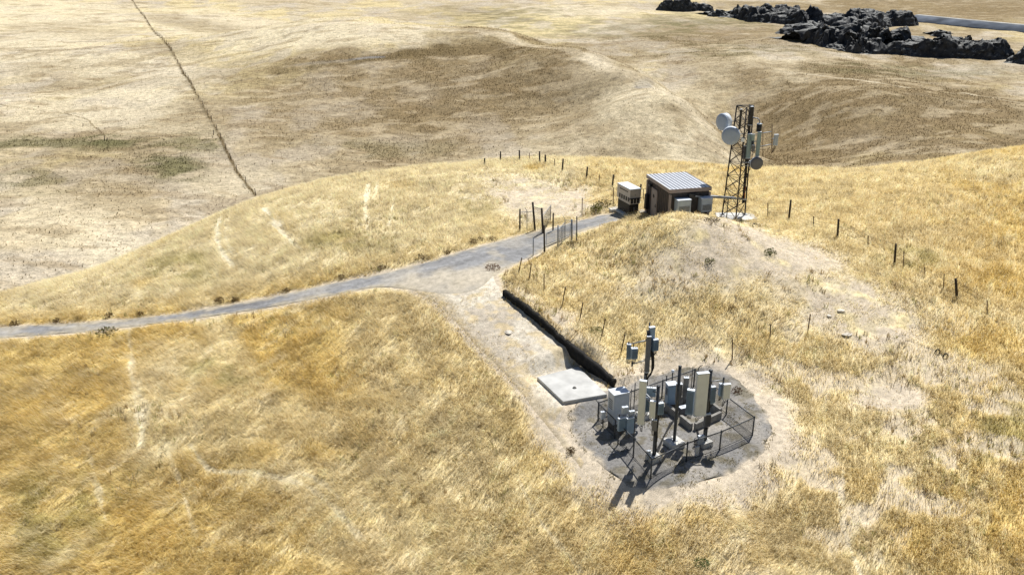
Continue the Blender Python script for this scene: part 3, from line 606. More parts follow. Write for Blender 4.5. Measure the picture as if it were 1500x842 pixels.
post_fence('ridge_fence', 'post and wire fence running down the ridge right of the tower', [
    (1125,318,1125,297,'s'),(1155.5,322,1158.5,293,'W'),(1192,334,1192,317,'s'),(1226.5,350,1228.5,321,'W'),(1272,361,1272,345,'s'),(1310,389,1312.5,357,'W'),(1323.5,394,1324.5,368,'s'),(1355,407,1355,391,'s'),(1382,424,1383.5,401,'s'),(1402,437,1400,408,'B'),(1446.5,461,1446.5,440,'s')])
post_fence('knoll_fence', 'post and wire fence cornering on the knoll behind the gate', [
    (710,243,709.8,232,'W'),(733,238,733.3,222,'W'),(761,237,760.7,220,'W'),(775.5,238,775.5,224,'s'),(790.5,241,790.3,221.7,'W'),(798.8,242.3,798.8,226.9,'B'),(812.5,247.4,812.5,232.7,'s'),(823.5,251.8,825,232.7,'W'),(858.7,262,860.6,244.5,'W'),(878,268.7,878,256,'s'),(897,275,898.7,256,'W')])
post_fence('yard_fence', 'thin steel posts at the grass edge beside the generator', [(852.6,315,853,290,'s'),(898,303,898.7,275,'s'),(936,300,939,270,'W'),(942.5,298,942.5,277,'s')])
post_fence('stake_fence', 'line of thin rusty stakes along the bank above the black wall', [
    (759.5,398.5,764,377,'s'),(775,410,778,385.7,'s'),(797,425.6,797,401,'s'),(823,448.4,828,420,'s'),(849,471,853.6,442.7,'s'),(880.7,495.5,886.4,467,'s'),(909,519.7,915,489.7,'s')], wire_r=.005)
post_fence('slope_fence', 'three thin rusty stakes on the slope behind the compound', [(1073,525,1073,497,'s'),(1128,498,1129,475,'s'),(1183,487,1187,460,'s')], wire_r=.005)
post_fence('pasture_fence', 'short far fence with dark posts crossing the pale valley floor', [(122,189,121.5,181,'B'),(154,213,153,199,'B'),(157,213,157.5,202,'B'),(238,207,238,200,'s'),(251,208,251,201,'s'),(306,202,306,194,'s'),(313,202,313,191,'B')], cat='fence', wire_r=.012)
dp = poly([(190,-4),(212,27),(240,60),(262,95),(290,145),(318,195),(345,247),(374,281)]); dq = resample(dp, 9.0); b0 = Vector((dq[0, 0], dq[0, 1], gz(dq[0]))); root = thing('boundary_fence', 'long boundary fence with weeds running diagonally up the far hills', 'fence', b0); wb = MB(); pv = None
for i, q in enumerate(dq):
    b = Vector((q[0], q[1], gz(q))); o = post_mesh(1.4, .07, 7, .9, (random.uniform(-.1, .1), 0)).build('wooden_post', 'wood_post', root); o.location = b-b0
    if pv is not None:
        for hh in (.5, .9, 1.3): wb.tube(pv-b0+Vector((0, 0, hh)), b-b0+Vector((0, 0, hh)), .012, 4, cap=False)
    pv = b
wb.build('wire', 'rusty_steel', root)
dd = resample(dp, .5); dn = len(dd); xx = np.repeat(dd[:, 0], 4)+RNG.normal(0, .2, dn*4); yy = np.repeat(dd[:, 1], 4)+RNG.normal(0, .2, dn*4)
kp = RNG.random(dn*4) < sstep(.38, .6, fbm(xx, yy, 7, 701, 3))*.55; xx, yy = xx[kp], yy[kp]; nk = len(xx)
wc = np.where((RNG.random(nk) < .3)[:, None], T(.13,.13,.05), T(.24,.175,.085))*RNG.uniform(.6, 1.5, nk)[:, None]
blades('fence_weeds', xx, yy, RNG.uniform(.2, .42, nk), RNG.uniform(.05, .14, nk), np.clip(RNG.normal(.5, .3, nk), 0, 1.2), RNG.uniform(0, 2*PI, nk), wc, 'weed_leaf')

# chain link: real crossed wires on a frame
def chain_panel(a, b, h, pitch=.075, r=.0036, mat_='galvanised'):
    """diamond wires between base points a and b, height h"""
    m = MB(); a = Vector(a); b = Vector(b); Lx = (b-a).length; u = (b-a)/Lx; up = Vector((0, 0, 1)); k = int((Lx+h)/pitch)
    for sgn in (1, -1):
        for i in range(k):
            s0 = i*pitch - h
            pts = []
            t0 = max(0, -s0); t1 = min(h, Lx-s0)
            if t1-t0 < .03: continue
            q0, q1 = s0+t0, s0+t1
            if sgn < 0: q0, q1 = Lx-q0, Lx-q1
            m.tube(a+u*q0+up*t0, a+u*q1+up*t1, r, 3, cap=False)
    return m
def chain_fence(name, label, pts, h, arms=(), post_r=.036, open_after=(), lean=0):
    """pts: ground points; posts at each, rail + mesh between"""
    b0 = pts[0]; root = thing(name, label, 'fence', b0)
    for i, p in enumerate(pts):
        b = post_mesh(h+.04, post_r, 10, 1.0); 
        b.lathe([(0, post_r*1.25), (.03, post_r*1.1), (.05, .005)], (0, 0, h+.03), (0, 0, h+1), 10)
        if i in arms: b.tube((0, 0, h), (-.2, -.12, h+.32), .018, 6)
        o = b.build('post', 'galvanised_dark', root, True); o.location = p-b0
    for i, (p, q) in enumerate(zip(pts[:-1], pts[1:])):
        if i in open_after: continue
        e = Vector((0, 0, h)); MB().tube(p-b0+e, q-b0+e, .028, 8).build('top_rail', 'galvanised_dark', root, True); MB().tube(p-b0+Vector((0, 0, .06)), q-b0+Vector((0, 0, .06)), .012, 6).build('bottom_wire', 'galvanised_dark', root, True)
        chain_panel(p-b0, q-b0, h).build('wire_mesh', 'galvanised_dark', root)
    return root
mat('galvanised_dark', (.06,.068,.08), .5, .4, var=.2, scale=10)
FH = 1.0
def seg(a, b, ts): return [a*(1-t)+b*t for t in ts]
cor = fence_c; ring = seg(cor['L'], cor['FL'], (0, .34, .69)) + seg(cor['FL'], cor['FR'], (0, .33, .66)) + seg(cor['FR'], cor['BL'], (0, .42)) + seg(cor['BL'], cor['L'], (0, .35, .7, 1))
ring = [Vector((p[0], p[1], gz(p)+.03)) for p in ring]; ring[-1] = ring[0] + Vector((.0, .06, 0))
chain_fence('compound_fence', 'low chain link fence enclosing the antenna compound on gravel', ring, FH, arms=(0,))

# ------------------------------------------------------------------ road gate
def gate_fence(name, label, posts, mesh_between, mats, cat='gate'):
    b0 = gpt(*posts[0][:2]); root = thing(name, label, cat, b0); pp = []
    for (px, py, tx, ty, r, arm), m in zip(posts, mats):
        b = gpt(px, py); h = max(.5, top_z(b, ty)-b.z); tp = atY(tx, ty, b.y); lean = (tp.x-b.x, 0)
        mb = post_mesh(h, r, 9, .95, lean)
        if arm: mb.tube((lean[0], 0, h), (lean[0]+arm, -.1, h+.28), .018, 6)
        o = mb.build('post', m, root, True); o.location = b-b0; pp.append((b-b0, h, lean))
    for i, j in mesh_between:
        a, h1, l1 = pp[i]; c, h2, l2 = pp[j]; hh = min(h1, h2)*.92
        chain_panel(a+Vector((0, 0, .08)), c+Vector((0, 0, .08)), hh, .085, .0028).build('wire_mesh', 'galvanised_dark', root)
        MB().tube(a+Vector((l1[0], 0, hh+.06)), c+Vector((l2[0], 0, hh+.06)), .02, 8).build('rail', 'galvanised', root, True)
    return root
gate_fence('gate_wing', 'dark leaning gate posts with sagging chain link on the upper road side', [
    (761.4,337,761.7,306.4,.06,0),(772,335.5,772,309,.025,-.15),(783.5,337,780.3,296.4,.075,0),(795.3,342,793.4,305,.075,0),(810,338.4,810.5,312,.055,0),(806.5,324,807,300,.025,0)],
    [(0,1),(1,2),(2,3),(3,5)], ['wood_post','galvanised_dark','wood_post','wood_post','wood_post','galvanised_dark'])
gate_fence('gate_wing', 'grey steel gate posts with chain link on the lower road side', [
    (781,374.5,781.3,347,.035,0),(797.5,370,797,330,.06,0),(817,366,817.4,330,.05,0),(823,358,823.4,330,.02,0),(827.6,352.5,827.6,321,.025,-.15),(837.3,354,837.6,321.3,.065,0),(844.7,355,845,317,.04,0)],
    [(2,3),(3,4),(4,5),(5,6)], ['galvanised','wood_post','galvanised','galvanised','galvanised','galvanised','dark_steel'])
ga_, gb_ = gpt(800,361), gpt(835,346); leaf = thing('gate_leaf', 'pale tubular chain link gate leaf swung open along the road', 'gate', ga_)
d_ = gb_-ga_; lo_, hi_ = Vector((0, 0, .12)), Vector((0, 0, .92))
MB().tube(lo_, d_+lo_, .022, 8).tube(hi_, d_+hi_, .026, 8).tube(lo_, hi_, .022, 8).tube(d_+lo_, d_+hi_, .022, 8).tube(d_*.5+lo_, d_*.5+hi_, .018, 8).build('frame', 'grey_paint', leaf, True)
chain_panel(lo_, d_+lo_, .8, .085, .0028).build('wire_mesh', 'galvanised', leaf)

# ------------------------------------------------------------------ retaining wall, slab, stones
wz = H(wall_line[:, 0], wall_line[:, 1], False); W = resample(wall_line, .15); t = np.gradient(W, axis=0); t /= np.hypot(*t.T)[:, None]; nrm = np.c_[t[:, 1], -t[:, 0]]
if (nrm @ np.array([-1, -.6])).mean() < 0: nrm = -nrm
zl = H0(W[:, 0], W[:, 1]); V = []
for i in range(len(W)):
    hh = .40+.04*math.sin(i*.13)+.16*(float(vnoise(np.array([i*.21]), np.array([3.3]), 5)[0])-.5)+random.uniform(-.05, .05)
    jo = random.uniform(-.03, .05)
    for off, dz in ((.07+jo, -.3), (.05+jo, hh), (-.17, hh+.01), (-.2, -.3)): V.append((*(W[i]+nrm[i]*off), zl[i]+dz))
i = np.arange(len(W)-1)*4; Q = np.vstack([np.c_[i+k, i+(k+1) % 4, i+4+(k+1) % 4, i+4+k] for k in range(4)])
V = np.array(V); o = np_mesh('retaining_wall', V-V[0], [Q, np.array([[0, 1, 2, 3]]), np.array([[len(V)-1, len(V)-2, len(V)-3, len(V)-4]])], 'shade_black_wood'); o.location = V[0]
setp(o, 'long low black retaining wall in shade along the dirt path', 'wall')
sc_ = slab_P.mean(axis=0); b = MB(); b.prism([p-sc_ for p in slab_P], -.45, 0)
bmesh.ops.bevel(b.bm, geom=[e for e in b.bm.edges if abs(e.verts[0].co.z) < 1e-4 and abs(e.verts[1].co.z) < 1e-4], offset=.015, segments=2, affect='EDGES')
o = b.build('concrete_slab', 'concrete'); o.location = (sc_[0], sc_[1], sz); setp(o, 'square pale concrete slab beside the compound at the path end', 'slab')
def stone(name, label, px, py, r, m, z=None, sq=.6, seed=1):
    p = gpt(px, py); bm = bmesh.new(); bmesh.ops.create_icosphere(bm, subdivisions=3, radius=1); rs = random.Random(seed)
    ph = [rs.uniform(0, 6) for _ in range(6)]
    for v in bm.verts:
        c = v.co; k = 1+.16*math.sin(3*c.x+ph[0])+.13*math.sin(4*c.y+ph[1])+.1*math.sin(5*c.z+ph[2])+.07*math.sin(9*c.x+7*c.y+ph[3]); v.co = Vector((c.x*k*r*1.25, c.y*k*r, c.z*k*r*sq))
    me = bpy.data.meshes.new(name); bm.to_mesh(me); bm.free(); me.materials.append(MATS[m]); o = bpy.data.objects.new(name, me); C.objects.link(o)
    o.location = (p.x, p.y, (p.z if z is None else z)+r*sq*.55); return setp(o, label, 'stone')
pr = ray(841.5, 568); tq = (sz-CAMZ)/pr[2]; o = stone('stone', 'small dark stone lying on the pale concrete slab', 841, 568, .09, 'dark_concrete', sz, .6, 3); o.location.x, o.location.y = pr[0]*tq, pr[1]*tq
stone('stone', 'pale flat stone in the middle of the dirt path', 745, 487, .2, 'pale_rock', None, .3, 4)
for k_, (px, py, r) in enumerate([(1231,457,.17),(1214,463,.14),(1240,491,.2)]):
    stone('stone', ['white stone highest on the bare slope above the compound','small white stone below and left of the highest one','widest white stone, lowest of three on the bare slope'][k_], px, py, r, 'pale_rock', None, .4, 20+k_)
for k_, (px, py) in enumerate([(1373,516),(1385,523)]):
    p = gpt(px, py); b = MB(); pts = [Vector((math.cos(a)*.13, 0, math.sin(a)*.24)) for a in np.linspace(-.1, PI+.1, 12)]; b.path(pts, .04, 8)
    o = b.build('hoop', 'black_plastic', None, True); o.location = p; setp(o, ['smaller dark hoop poking out of the grass, upper of two','larger dark hoop poking out of the grass, lower of two'][k_], 'hoop')

# ------------------------------------------------------------------ equipment shelter
shz = SHZ
sh = thing('equipment_shelter', 'brown metal equipment shelter with bright ribbed flat roof', 'shed', (shed_A[0], shed_A[1], shz), SA)   # local x along the short side, -y along the long one
hA = top_z(Vector((shed_A[0], shed_A[1], shz)), 257.5)-shz; SW, SLn = SHED_W, SHED_L
b = MB(); b.box((SW/2, -SLn/2, hA/2-.2), (SW, SLn, hA-.1+.3))
for i in range(int(SLn/.3)):
    b.box((-.012, -.15-i*.3, hA/2-.15), (.03, .035, hA-.3)); b.box((SW+.012, -.15-i*.3, hA/2-.15), (.03, .035, hA-.3))
for i in range(int(SW/.3)): b.box((.2+i*.3, -SLn-.012, hA/2-.15), (.035, .03, hA-.3))
b.build('wall', 'shed_wall', sh)
b = MB(); ov = .10
b.box((SW/2, -SLn/2, hA+.03), (SW+2*ov, SLn+2*ov, .05))
nr_ = 11
for i in range(nr_):
    x0 = -ov + (i+.5)*(SW+2*ov)/nr_; b.box((x0-.10, -SLn/2, hA+.075), (.15, SLn+2*ov, .045), bevel=.012)
rf = b.build('roof', 'shed_roof', sh)
b = MB()
for i in range(nr_):
    x0 = -ov + (i+.5)*(SW+2*ov)/nr_; b.box((x0+.035, -SLn/2, hA+.062), (.07, SLn+2*ov-.01, .018))
b.build('rib_channel', 'rib_side', rf)
b = MB(); fh = .26
b.box((SW/2, -SLn-ov-.012, hA-.05), (SW+2*ov+.05, .03, fh)).box((SW/2, ov+.012, hA-.05), (SW+2*ov+.05, .03, fh)).box((-ov-.012, -SLn/2, hA-.05), (.03, SLn+2*ov-.02, fh)).box((SW+ov+.012, -SLn/2, hA-.05), (.03, SLn+2*ov-.02, fh))
b.build('fascia', 'shed_trim', sh)
for cx, cy in ((0, 0), (0, -SLn), (SW, -SLn), (SW, 0)): MB().box((cx+(-.03 if cx == 0 else .03), cy+(.03 if cy == 0 else -.03), hA/2-.25), (.14, .14, hA-.1)).build('corner_trim', 'shed_trim', sh)
y0, y1 = -SLn*.23, -SLn*.46
dr = MB().box((-.05, (y0+y1)/2, 1.05), (.05, abs(y1-y0)-.06, 2.1), bevel=.006).build('door', 'door_paint', sh)
MB().box((-.045, y0+.01, 1.08), (.075, .08, 2.24)).box((-.045, y1-.01, 1.08), (.075, .08, 2.24)).box((-.045, (y0+y1)/2, 2.16), (.075, abs(y1-y0)+.1, .08)).build('frame', 'shed_trim', dr)
MB().box((-.09, y1+.12, 1.0), (.06, .14, .05)).box((-.08, y1+.12, 1.12), (.03, .05, .12)).build('handle', 'dark_steel', dr)
MB().box((-.082, (y0+y1)/2+.08, 1.66), (.008, .24, .24), rx=PI/4).build('hazard_sign', 'black_plastic', dr)
MB().box((-.13, -SLn*.18, hA-.5), (.22, .3, .14), bevel=.02).build('wall_lamp', 'black_plastic', sh)
MB().box((-.14, -.22, .95), (.24, .34, 1.1), bevel=.02).build('electric_box', 'gen_black', sh)
MB().box((SW*.57, -SLn-.13, hA-.45), (.7, .22, .34), bevel=.02).build('cable_port', 'dark_steel', sh)
def aircon(t0, t1, label):
    w = (t1-t0)*SW; cx = (t0+t1)/2*SW; L_ = Matrix.Translation(Vector((shed_A[0], shed_A[1], shz))) @ Matrix.Rotation(SA, 4, 'Z'); p = L_ @ Vector((cx, -SLn-.36, hA-1.52))
    t = thing('air_conditioner', label, 'air conditioner', p, SA); hgt = .95
    MB().box((0, 0, hgt/2), (w, .62, hgt), bevel=.025).build('casing', 'grey_paint', t)
    b = MB(); b.box((0, -.318, hgt*.34), (w*.82, .016, hgt*.42))
    for i in range(8): b.box((0, -.332, hgt*.16+i*.05), (w*.8, .02, .02), rx=.5)
    b.build('louver', 'galvanised', t)
    MB().box((0, 0, hgt+.012), (w+.04, .66, .02), bevel=.006).build('pale_top', 'white_paint', t)  # sunlit brightness of the top put in as white colour
    MB().box((-w*.35, .05, -.05), (.05, .55, .08)).box((w*.35, .05, -.05), (.05, .55, .08)).build('bracket', 'dark_steel', t); return t
aircon(.10, .44, 'grey wall air conditioner near the corner trim of the shelter')
aircon(.72, 1.0, 'grey wall air conditioner under the cable bridge at the shelter')

# ------------------------------------------------------------------ generator
gn = gpt(921.5, 317); gn = Vector((gn.x, gn.y, gn.z)); gw, gl = .85, 1.95
G = thing('generator', 'beige standby generator with louvred openings on a black fuel tank', 'generator', gn, SA+.14)   # near corner at local (0,0); length runs to +y, width to +x
gh = top_z(gn, 278.4)-gn.z; th = gh*.40
MB().box((gw/2, gl/2, -.02), (gw+.5, gl+.7, .16), bevel=.02).build('pad', 'pale_concrete', G)
MB().box((gw/2, gl/2, th/2+.05), (gw-.08, gl-.2, th), bevel=.02).build('fuel_tank', 'gen_black', G)
b = MB(); prof = [(gl, th+.25), (gl, gh), (0, gh), (0, th+.06), (gl-.35, th+.06)]
vv = [[b.bm.verts.new((xx, yy, zz)) for yy, zz in prof] for xx in (0, gw)]; n_ = len(prof)
for k in range(n_): b.bm.faces.new((vv[0][k], vv[0][(k+1) % n_], vv[1][(k+1) % n_], vv[1][k]))
b.bm.faces.new(vv[0]); b.bm.faces.new(vv[1][::-1]); b.build('enclosure', 'gen_paint', G)
MB().box((gw/2, gl/2, gh+.02), (gw+.04, gl+.04, .05), bevel=.012).build('roof', 'white_paint', G)
lh = gh-th
for k in range(5):
    yy = .2+k*.33; MB().box((-.006, yy, th+lh*.34), (.02, .2, lh*.26)).build('louver', 'gen_black', G)
for k in range(3): MB().box((.17+k*.25, -.006, th+lh*.27), (.17, .02, lh*.34)).build('louver', 'gen_black', G)
MB().box((-.006, gl*.48, th+lh*.80), (.018, gl*.62, .07)).build('nameplate', 'gen_black', G)
MB().box((gw/2-.02, -.05, th+lh*.42), (gw+.14, .10, .05)).build('vent_lip', 'gen_black', G)
MB().box((gw*.5, -.008, th+lh*.63), (.05, .03, .05)).build('latch', 'dark_steel', G)
MB().box((gw/2, .1, .3), (.10, .05, .55)).build('fuel_gauge', 'radome_dark', G)
q = gpt(900, 310); o = MB().box((0, 0, .06), (.75, .5, .24), rz=SA, bevel=.02).build('concrete_block', 'pale_concrete'); o.location = q; setp(o, 'pale concrete block at the road end left of the generator', 'block')
q = gpt(940, 314); o = MB().box((0, 0, .05), (.5, .6, .2), rz=SA, bevel=.02).build('concrete_block', 'pale_concrete'); o.location = q; setp(o, 'pale concrete block between the generator and the shelter', 'block')

# ------------------------------------------------------------------ lattice tower
tz = gz(tower_c); Tn = np.array(tower_c); TB = Vector((Tn[0], Tn[1], tz+.10)); TY = TB.y
o = MB().prism([(-1.45,-.75),(.3,-1.15),(1.5,-.55),(1.45,.75),(-1.2,.95)], -.3, .10).build('tower_slab', 'pale_concrete'); o.location = (Tn[0], Tn[1], tz); setp(o, 'pale concrete slab under the lattice tower feet', 'slab')
TH = top_z(TB, 156)-TB.z
tw = thing('lattice_tower', 'rusty three legged lattice tower carrying dishes and antennas', 'tower', TB)
def leg_at(k, z):
    f = z/TH; s = .80*(1-f)+.56*f
    bx = [(-s-.02, s*.5), (-.08, -s*.85), (s+.02, s*.45)][k]; return Vector((bx[0]+.05*f, bx[1], z))
for k in range(3):
    lg = MB().tube(leg_at(k, 0), leg_at(k, TH), .05, 10).build('leg', 'tower_steel', tw, True)
    MB().box(leg_at(k, 0)+Vector((0, 0, .02)), (.3, .3, .04)).build('foot_plate', 'galvanised', lg)
nb = 8
for j in range(3):
    b = MB(); k2 = (j+1) % 3
    for i in range(nb):
        z0, z1 = TH*i/nb, TH*(i+1)/nb
        b.tube(leg_at(j, z0), leg_at(k2, z1), .023, 6).tube(leg_at(k2, z0), leg_at(j, z1), .023, 6); b.tube(leg_at(j, z1), leg_at(k2, z1), .016, 6)
    b.build('bracing', 'tower_steel', tw)
b = MB(); e = TH+.02
b.tube(leg_at(0, e), leg_at(2, e), .035, 8).tube(leg_at(0, e), leg_at(1, e), .03, 8).tube(leg_at(1, e), leg_at(2, e), .03, 8); b.build('top_rail', 'dark_steel', tw, True)
b = MB(); p0 = leg_at(2, TH*.86)+Vector((-.12, -.06, 0)); p1 = leg_at(2, .9)+Vector((-.12, -.06, 0))
for k in range(5): b.tube(p0+Vector((-.04*k, -.02*(k % 2), 0)), p1+Vector((-.04*k, -.02*(k % 2), 0)), .022, 6)
b.build('cable_run', 'cable', tw); MB().tube(p1+Vector((-.06, -.06, .25)), p1+Vector((-.06, -.06, 1.3)), .025, 6).build('orange_conduit', 'orange_sheath', tw)
b = MB()
for zz in np.arange(.5, TH, .35): b.tube(leg_at(0, zz)+Vector((.03, -.1, 0)), leg_at(0, zz)+Vector((.20, -.02, 0)), .01, 5)
b.build('climbing_peg', 'dark_steel', tw)
def mpx(px_, Y_): return px_*fwd((0, Y_, TB.z+4))/F_PX
def dish(label, px, py, Yo, dia, depth, face, fm, rm, fr=.06):
    c = atY(px, py, TY+Yo); d = Vector((*face, 0)).normalized(); t = thing('dish_antenna', label, 'dish antenna', c)
    r = dia/2; MB().lathe([(-depth/2, r*.55), (-depth/2+.06, r*.9), (-depth/2+.1, r), (depth/2-.03, r)], (0, 0, 0), d, 32).build('shroud', rm, t, True)
    MB().lathe([(depth/2-.032, r*1.01), (depth/2+.02, r*.99), (depth/2+fr, r*.6), (depth/2+fr*1.25, .01)], (0, 0, 0), d, 32).build('radome', fm, t, True)
    lx = min((leg_at(k, c.z-TB.z)+TB for k in range(3)), key=lambda q: (q-c).length)-c
    MB().tube(-d*depth*.5, lx, .035, 8).tube(-d*depth*.45+Vector((0, 0, -.18)), lx+Vector((0, 0, -.25)), .022, 8).box(-d*(depth*.5+.05), (.16, .16, .22)).build('mount', 'galvanised', t, True); return t
dish('white drum dish high on the tower facing left', 1061.5, 178.5, .1, 1.18, .5, (-.90, -.50), 'radome_grey', 'white_paint')
dish('large grey drum dish facing forward, below the white one', 1070.8, 198.5, -1.0, 1.24, .42, (-.30, -.95), 'radome_grey', 'white_paint')
dish('small dark faced dish low on the right of the tower', 1107.6, 239, -.7, .9, .28, (.12, -.99), 'radome_dark', 'white_paint', .03)
def panel(label, px, py0, py1, Y, wpx, depth, m, yaw=0.0, pole=True, name='panel_antenna', tilt=0.0, mount_to=None, cable=True):
    p0 = atY(px, py1, Y); p1 = atY(px, py0, Y); h = top_z(p0, py0)-p0.z; w = wpx*fwd(p0)/F_PX
    t = thing(name, label, 'antenna', p0, yaw)
    MB().box((0, 0, h/2), (w, depth, h-.05), bevel=min(w, depth)*.22).build('radome', m, t, False)
    MB().box((0, 0, h-.012), (w*1.01, depth*1.01, .03), bevel=.006).box((0, 0, .012), (w*1.01, depth*1.01, .03), bevel=.006).build('end_cap', 'white_paint', t)
    b = MB()
    for f in (.2, .8): b.box((0, depth/2+.07, h*f), (.09, .16, .07))
    b.build('bracket', 'galvanised', t)
    if pole: MB().tube((0, depth/2+.17, -.25), (0, depth/2+.17, h+.1), .036, 10).build('pipe', 'galvanised_dark', t, True)
    if cable:
        b = MB()
        for k in (-1, 0, 1): b.path([Vector((k*w*.25, 0, .0)), Vector((k*w*.25, .02, -.12)), Vector((k*w*.15, depth/2+.1, -.3)), Vector((k*.03, depth/2+.2, -.55))], .014, 5)
        b.build('cable', 'cable', t)
    if mount_to is not None:
        b = MB(); R_ = Matrix.Rotation(-yaw, 3, 'Z'); b.tube((0, depth/2+.17, h*.6), R_ @ (mount_to-p0), .03, 8); b.build('mount_arm', 'galvanised', t, True)
    return t
def tleg(k, z): return TB+leg_at(k, z-TB.z)
zq = atY(1095, 210, TY).z
panel('grey green tower panel antenna beside the right tower leg', 1095.3, 196, 232, TY-.55, 6.5, .16, 'green_grey_plastic', .25, mount_to=tleg(2, zq))
panel('grey green tower panel antenna farther out, above the small dish', 1109, 193, 229, TY-.55, 5.6, .16, 'green_grey_plastic', -.15, mount_to=tleg(2, zq))
panel('thin black panel antenna at the tower top corner', 1098.5, 156, 183.5, TY-.1, 5, .2, 'black_plastic', .3, mount_to=tleg(2, atY(1098, 170, TY).z), cable=False)
zq = atY(1101, 173, TY); t = thing('canister_antenna', 'short black canister hanging from a curved pipe arm', 'antenna', atY(1111.5, 193, TY-.2))
hc = top_z(atY(1111.5, 193, TY-.2), 182)-t.location.z
MB().lathe([(0, .16), (.02, .18), (hc-.02, .18), (hc, .16)], (0, 0, 0), (0, 0, 1), 18).build('body', 'black_plastic', t, True)
MB().lathe([(0, .185), (.05, .185), (.07, .1)], (0, 0, hc-.01), (0, 0, hc+1), 18).build('cap', 'grey_paint', t, True)
lp = [Vector((0, 0, hc+.03)), Vector((-.04, 0, hc+.28)), Vector((-.18, 0, hc+.40)), Vector((-.4, .03, hc+.42)), tleg(2, zq.z)-t.location]; MB().path(lp, .045, 8).build('pipe_arm', 'galvanised', t, True)
# outrigger with whips
oo = atY(1106, 204, TY-.3); t = thing('outrigger_mount', 'twin arm outrigger with thin whip poles on the tower right side', 'antenna mount', oo)
def loc(px, py, Y=TY-.3): return atY(px, py, Y)-oo
MB().tube(tleg(2, atY(1100, 199, TY).z)-oo, loc(1131, 193), .032, 8).build('arm', 'galvanised', t, True); MB().tube(tleg(2, atY(1100, 219, TY).z)-oo, loc(1131, 211.5), .032, 8).build('arm', 'galvanised', t, True)
MB().tube(loc(1117.5, 229), loc(1117.5, 185), .02, 8).build('whip_pole', 'rusty_steel', t, True); MB().tube(loc(1130.5, 225), loc(1131, 182.5), .028, 8).build('whip_pole', 'rusty_steel', t, True)
panel('small pale box antenna at the outer end of the outrigger', 1135.5, 197, 213, TY-.3, 6.5, .14, 'grey_paint', .2, pole=False, mount_to=atY(1131, 204, TY-.3))
def radio(label, px, py0, py1, Y, wpx, depth, m, yaw=0.0, mount_to=None, fins=True, cables=1):
    p0 = atY(px, py1, Y); h = max(.15, top_z(p0, py0)-p0.z); w = wpx*fwd(p0)/F_PX; t = thing('radio_unit', label, 'radio unit', p0, yaw)
    b = MB(); b.box((0, 0, h/2), (w*.9, depth*.7, h), bevel=.018)
    if fins:
        for k in range(7): b.box((-w*.4+k*w*.8/6, -depth*.42, h/2), (.012, depth*.18, h*.86))
    b.build('body', m, t)
    MB().box((0, 0, h+.012), (w*.92, depth*.72, .03), bevel=.008).build('pale_top', 'white_paint', t)
    b = MB(); b.path([Vector((-.05, 0, h+.03)), Vector((-.05, 0, h+.08)), Vector((.05, 0, h+.08)), Vector((.05, 0, h+.03))], .01, 5); b.build('handle', 'dark_steel', t)
    b = MB()
    for k in range(-cables, cables+1): b.path([Vector((k*.05, 0, 0)), Vector((k*.05, .02, -.15)), Vector((k*.03, depth*.4, -.32))], .014, 5)
    b.build('cable', 'cable', t)
    if mount_to is not None:
        R_ = Matrix.Rotation(-yaw, 3, 'Z'); MB().tube((0, depth*.3, h*.55), R_ @ (mount_to-p0), .025, 8).build('mount', 'galvanised_dark', t, True)
    return t
radio('small blue grey radio between the tower leg and panel', 1101, 201, 213, TY-.2, 5, .25, 'blue_grey_paint', .2, tleg(2, atY(1100, 205, TY).z))
radio('dark radio unit behind the inner tower panel antenna', 1090.5, 214, 233, TY-.35, 6, .25, 'radome_dark', .1, tleg(2, atY(1095, 222, TY).z), cables=2)
radio('pale small box above the dark radio on the tower', 1088, 203, 208, TY-.6, 5, .16, 'white_paint', .1, tleg(1, atY(1085, 206, TY).z), fins=False, cables=0)
radio('pale green box between the two tower panel antennas', 1102.5, 197, 206, TY-.75, 5, .2, 'green_grey_plastic', 0, tleg(2, atY(1098, 204, TY).z), fins=False)
radio('dark box between the two tower panel antennas, lower', 1103, 213, 222, TY-.7, 5, .2, 'radome_dark', 0, tleg(2, atY(1098, 217, TY).z), fins=False)
radio('dark box clamped above the small dark dish', 1099, 236, 244, TY-.5, 5, .2, 'black_plastic', 0, tleg(2, atY(1096, 240, TY).z), fins=False)
panel('slim black pipe antenna inside the tower top', 1083, 160, 190, TY-.75, 3.2, .12, 'black_plastic', 0, pole=False, mount_to=tleg(1, atY(1083, 175, TY).z), cable=False)
# cable bridge
p0 = atY(1014, 279.5, shed_c[1]-SLn/2+.05); Lm = Matrix.Translation(Vector((shed_A[0], shed_A[1], shz))) @ Matrix.Rotation(SA, 4, 'Z'); pa = Lm @ Vector((SW*.57, -SLn-.25, hA-.42)); pb = TB+leg_at(2, 1.15)+Vector((-.15, -.35, .05)); pb.z = top_z(pb, 292)
t = thing('cable_bridge', 'steel cable bridge from the shelter wall to the tower', 'cable bridge', pa); d = pb-pa; n3_ = Vector((-d.y, d.x, 0)).normalized()
for s_ in (-1, 1): MB().box(d/2+n3_*.15*s_, (d.length, .04, .09), rz=math.atan2(d.y, d.x), ry=-math.asin(d.z/d.length)).build('side_rail', 'galvanised', t)
b = MB()
for f in np.linspace(.03, .97, 16): b.tube(d*f+n3_*.15, d*f-n3_*.15, .012, 5)
b.build('rung', 'galvanised', t)
MB().box(d/2+Vector((0, 0, .09)), (d.length*.62, .34, .02), rz=math.atan2(d.y, d.x), ry=-math.asin(d.z/d.length)).build('ice_shield', 'galvanised', t)
b = MB()
for k in range(4): b.tube(n3_*(-.09+.06*k)+Vector((0, 0, .02)), d+n3_*(-.09+.06*k)+Vector((0, 0, .02)), .022, 6)
b.build('cable', 'cable', t)
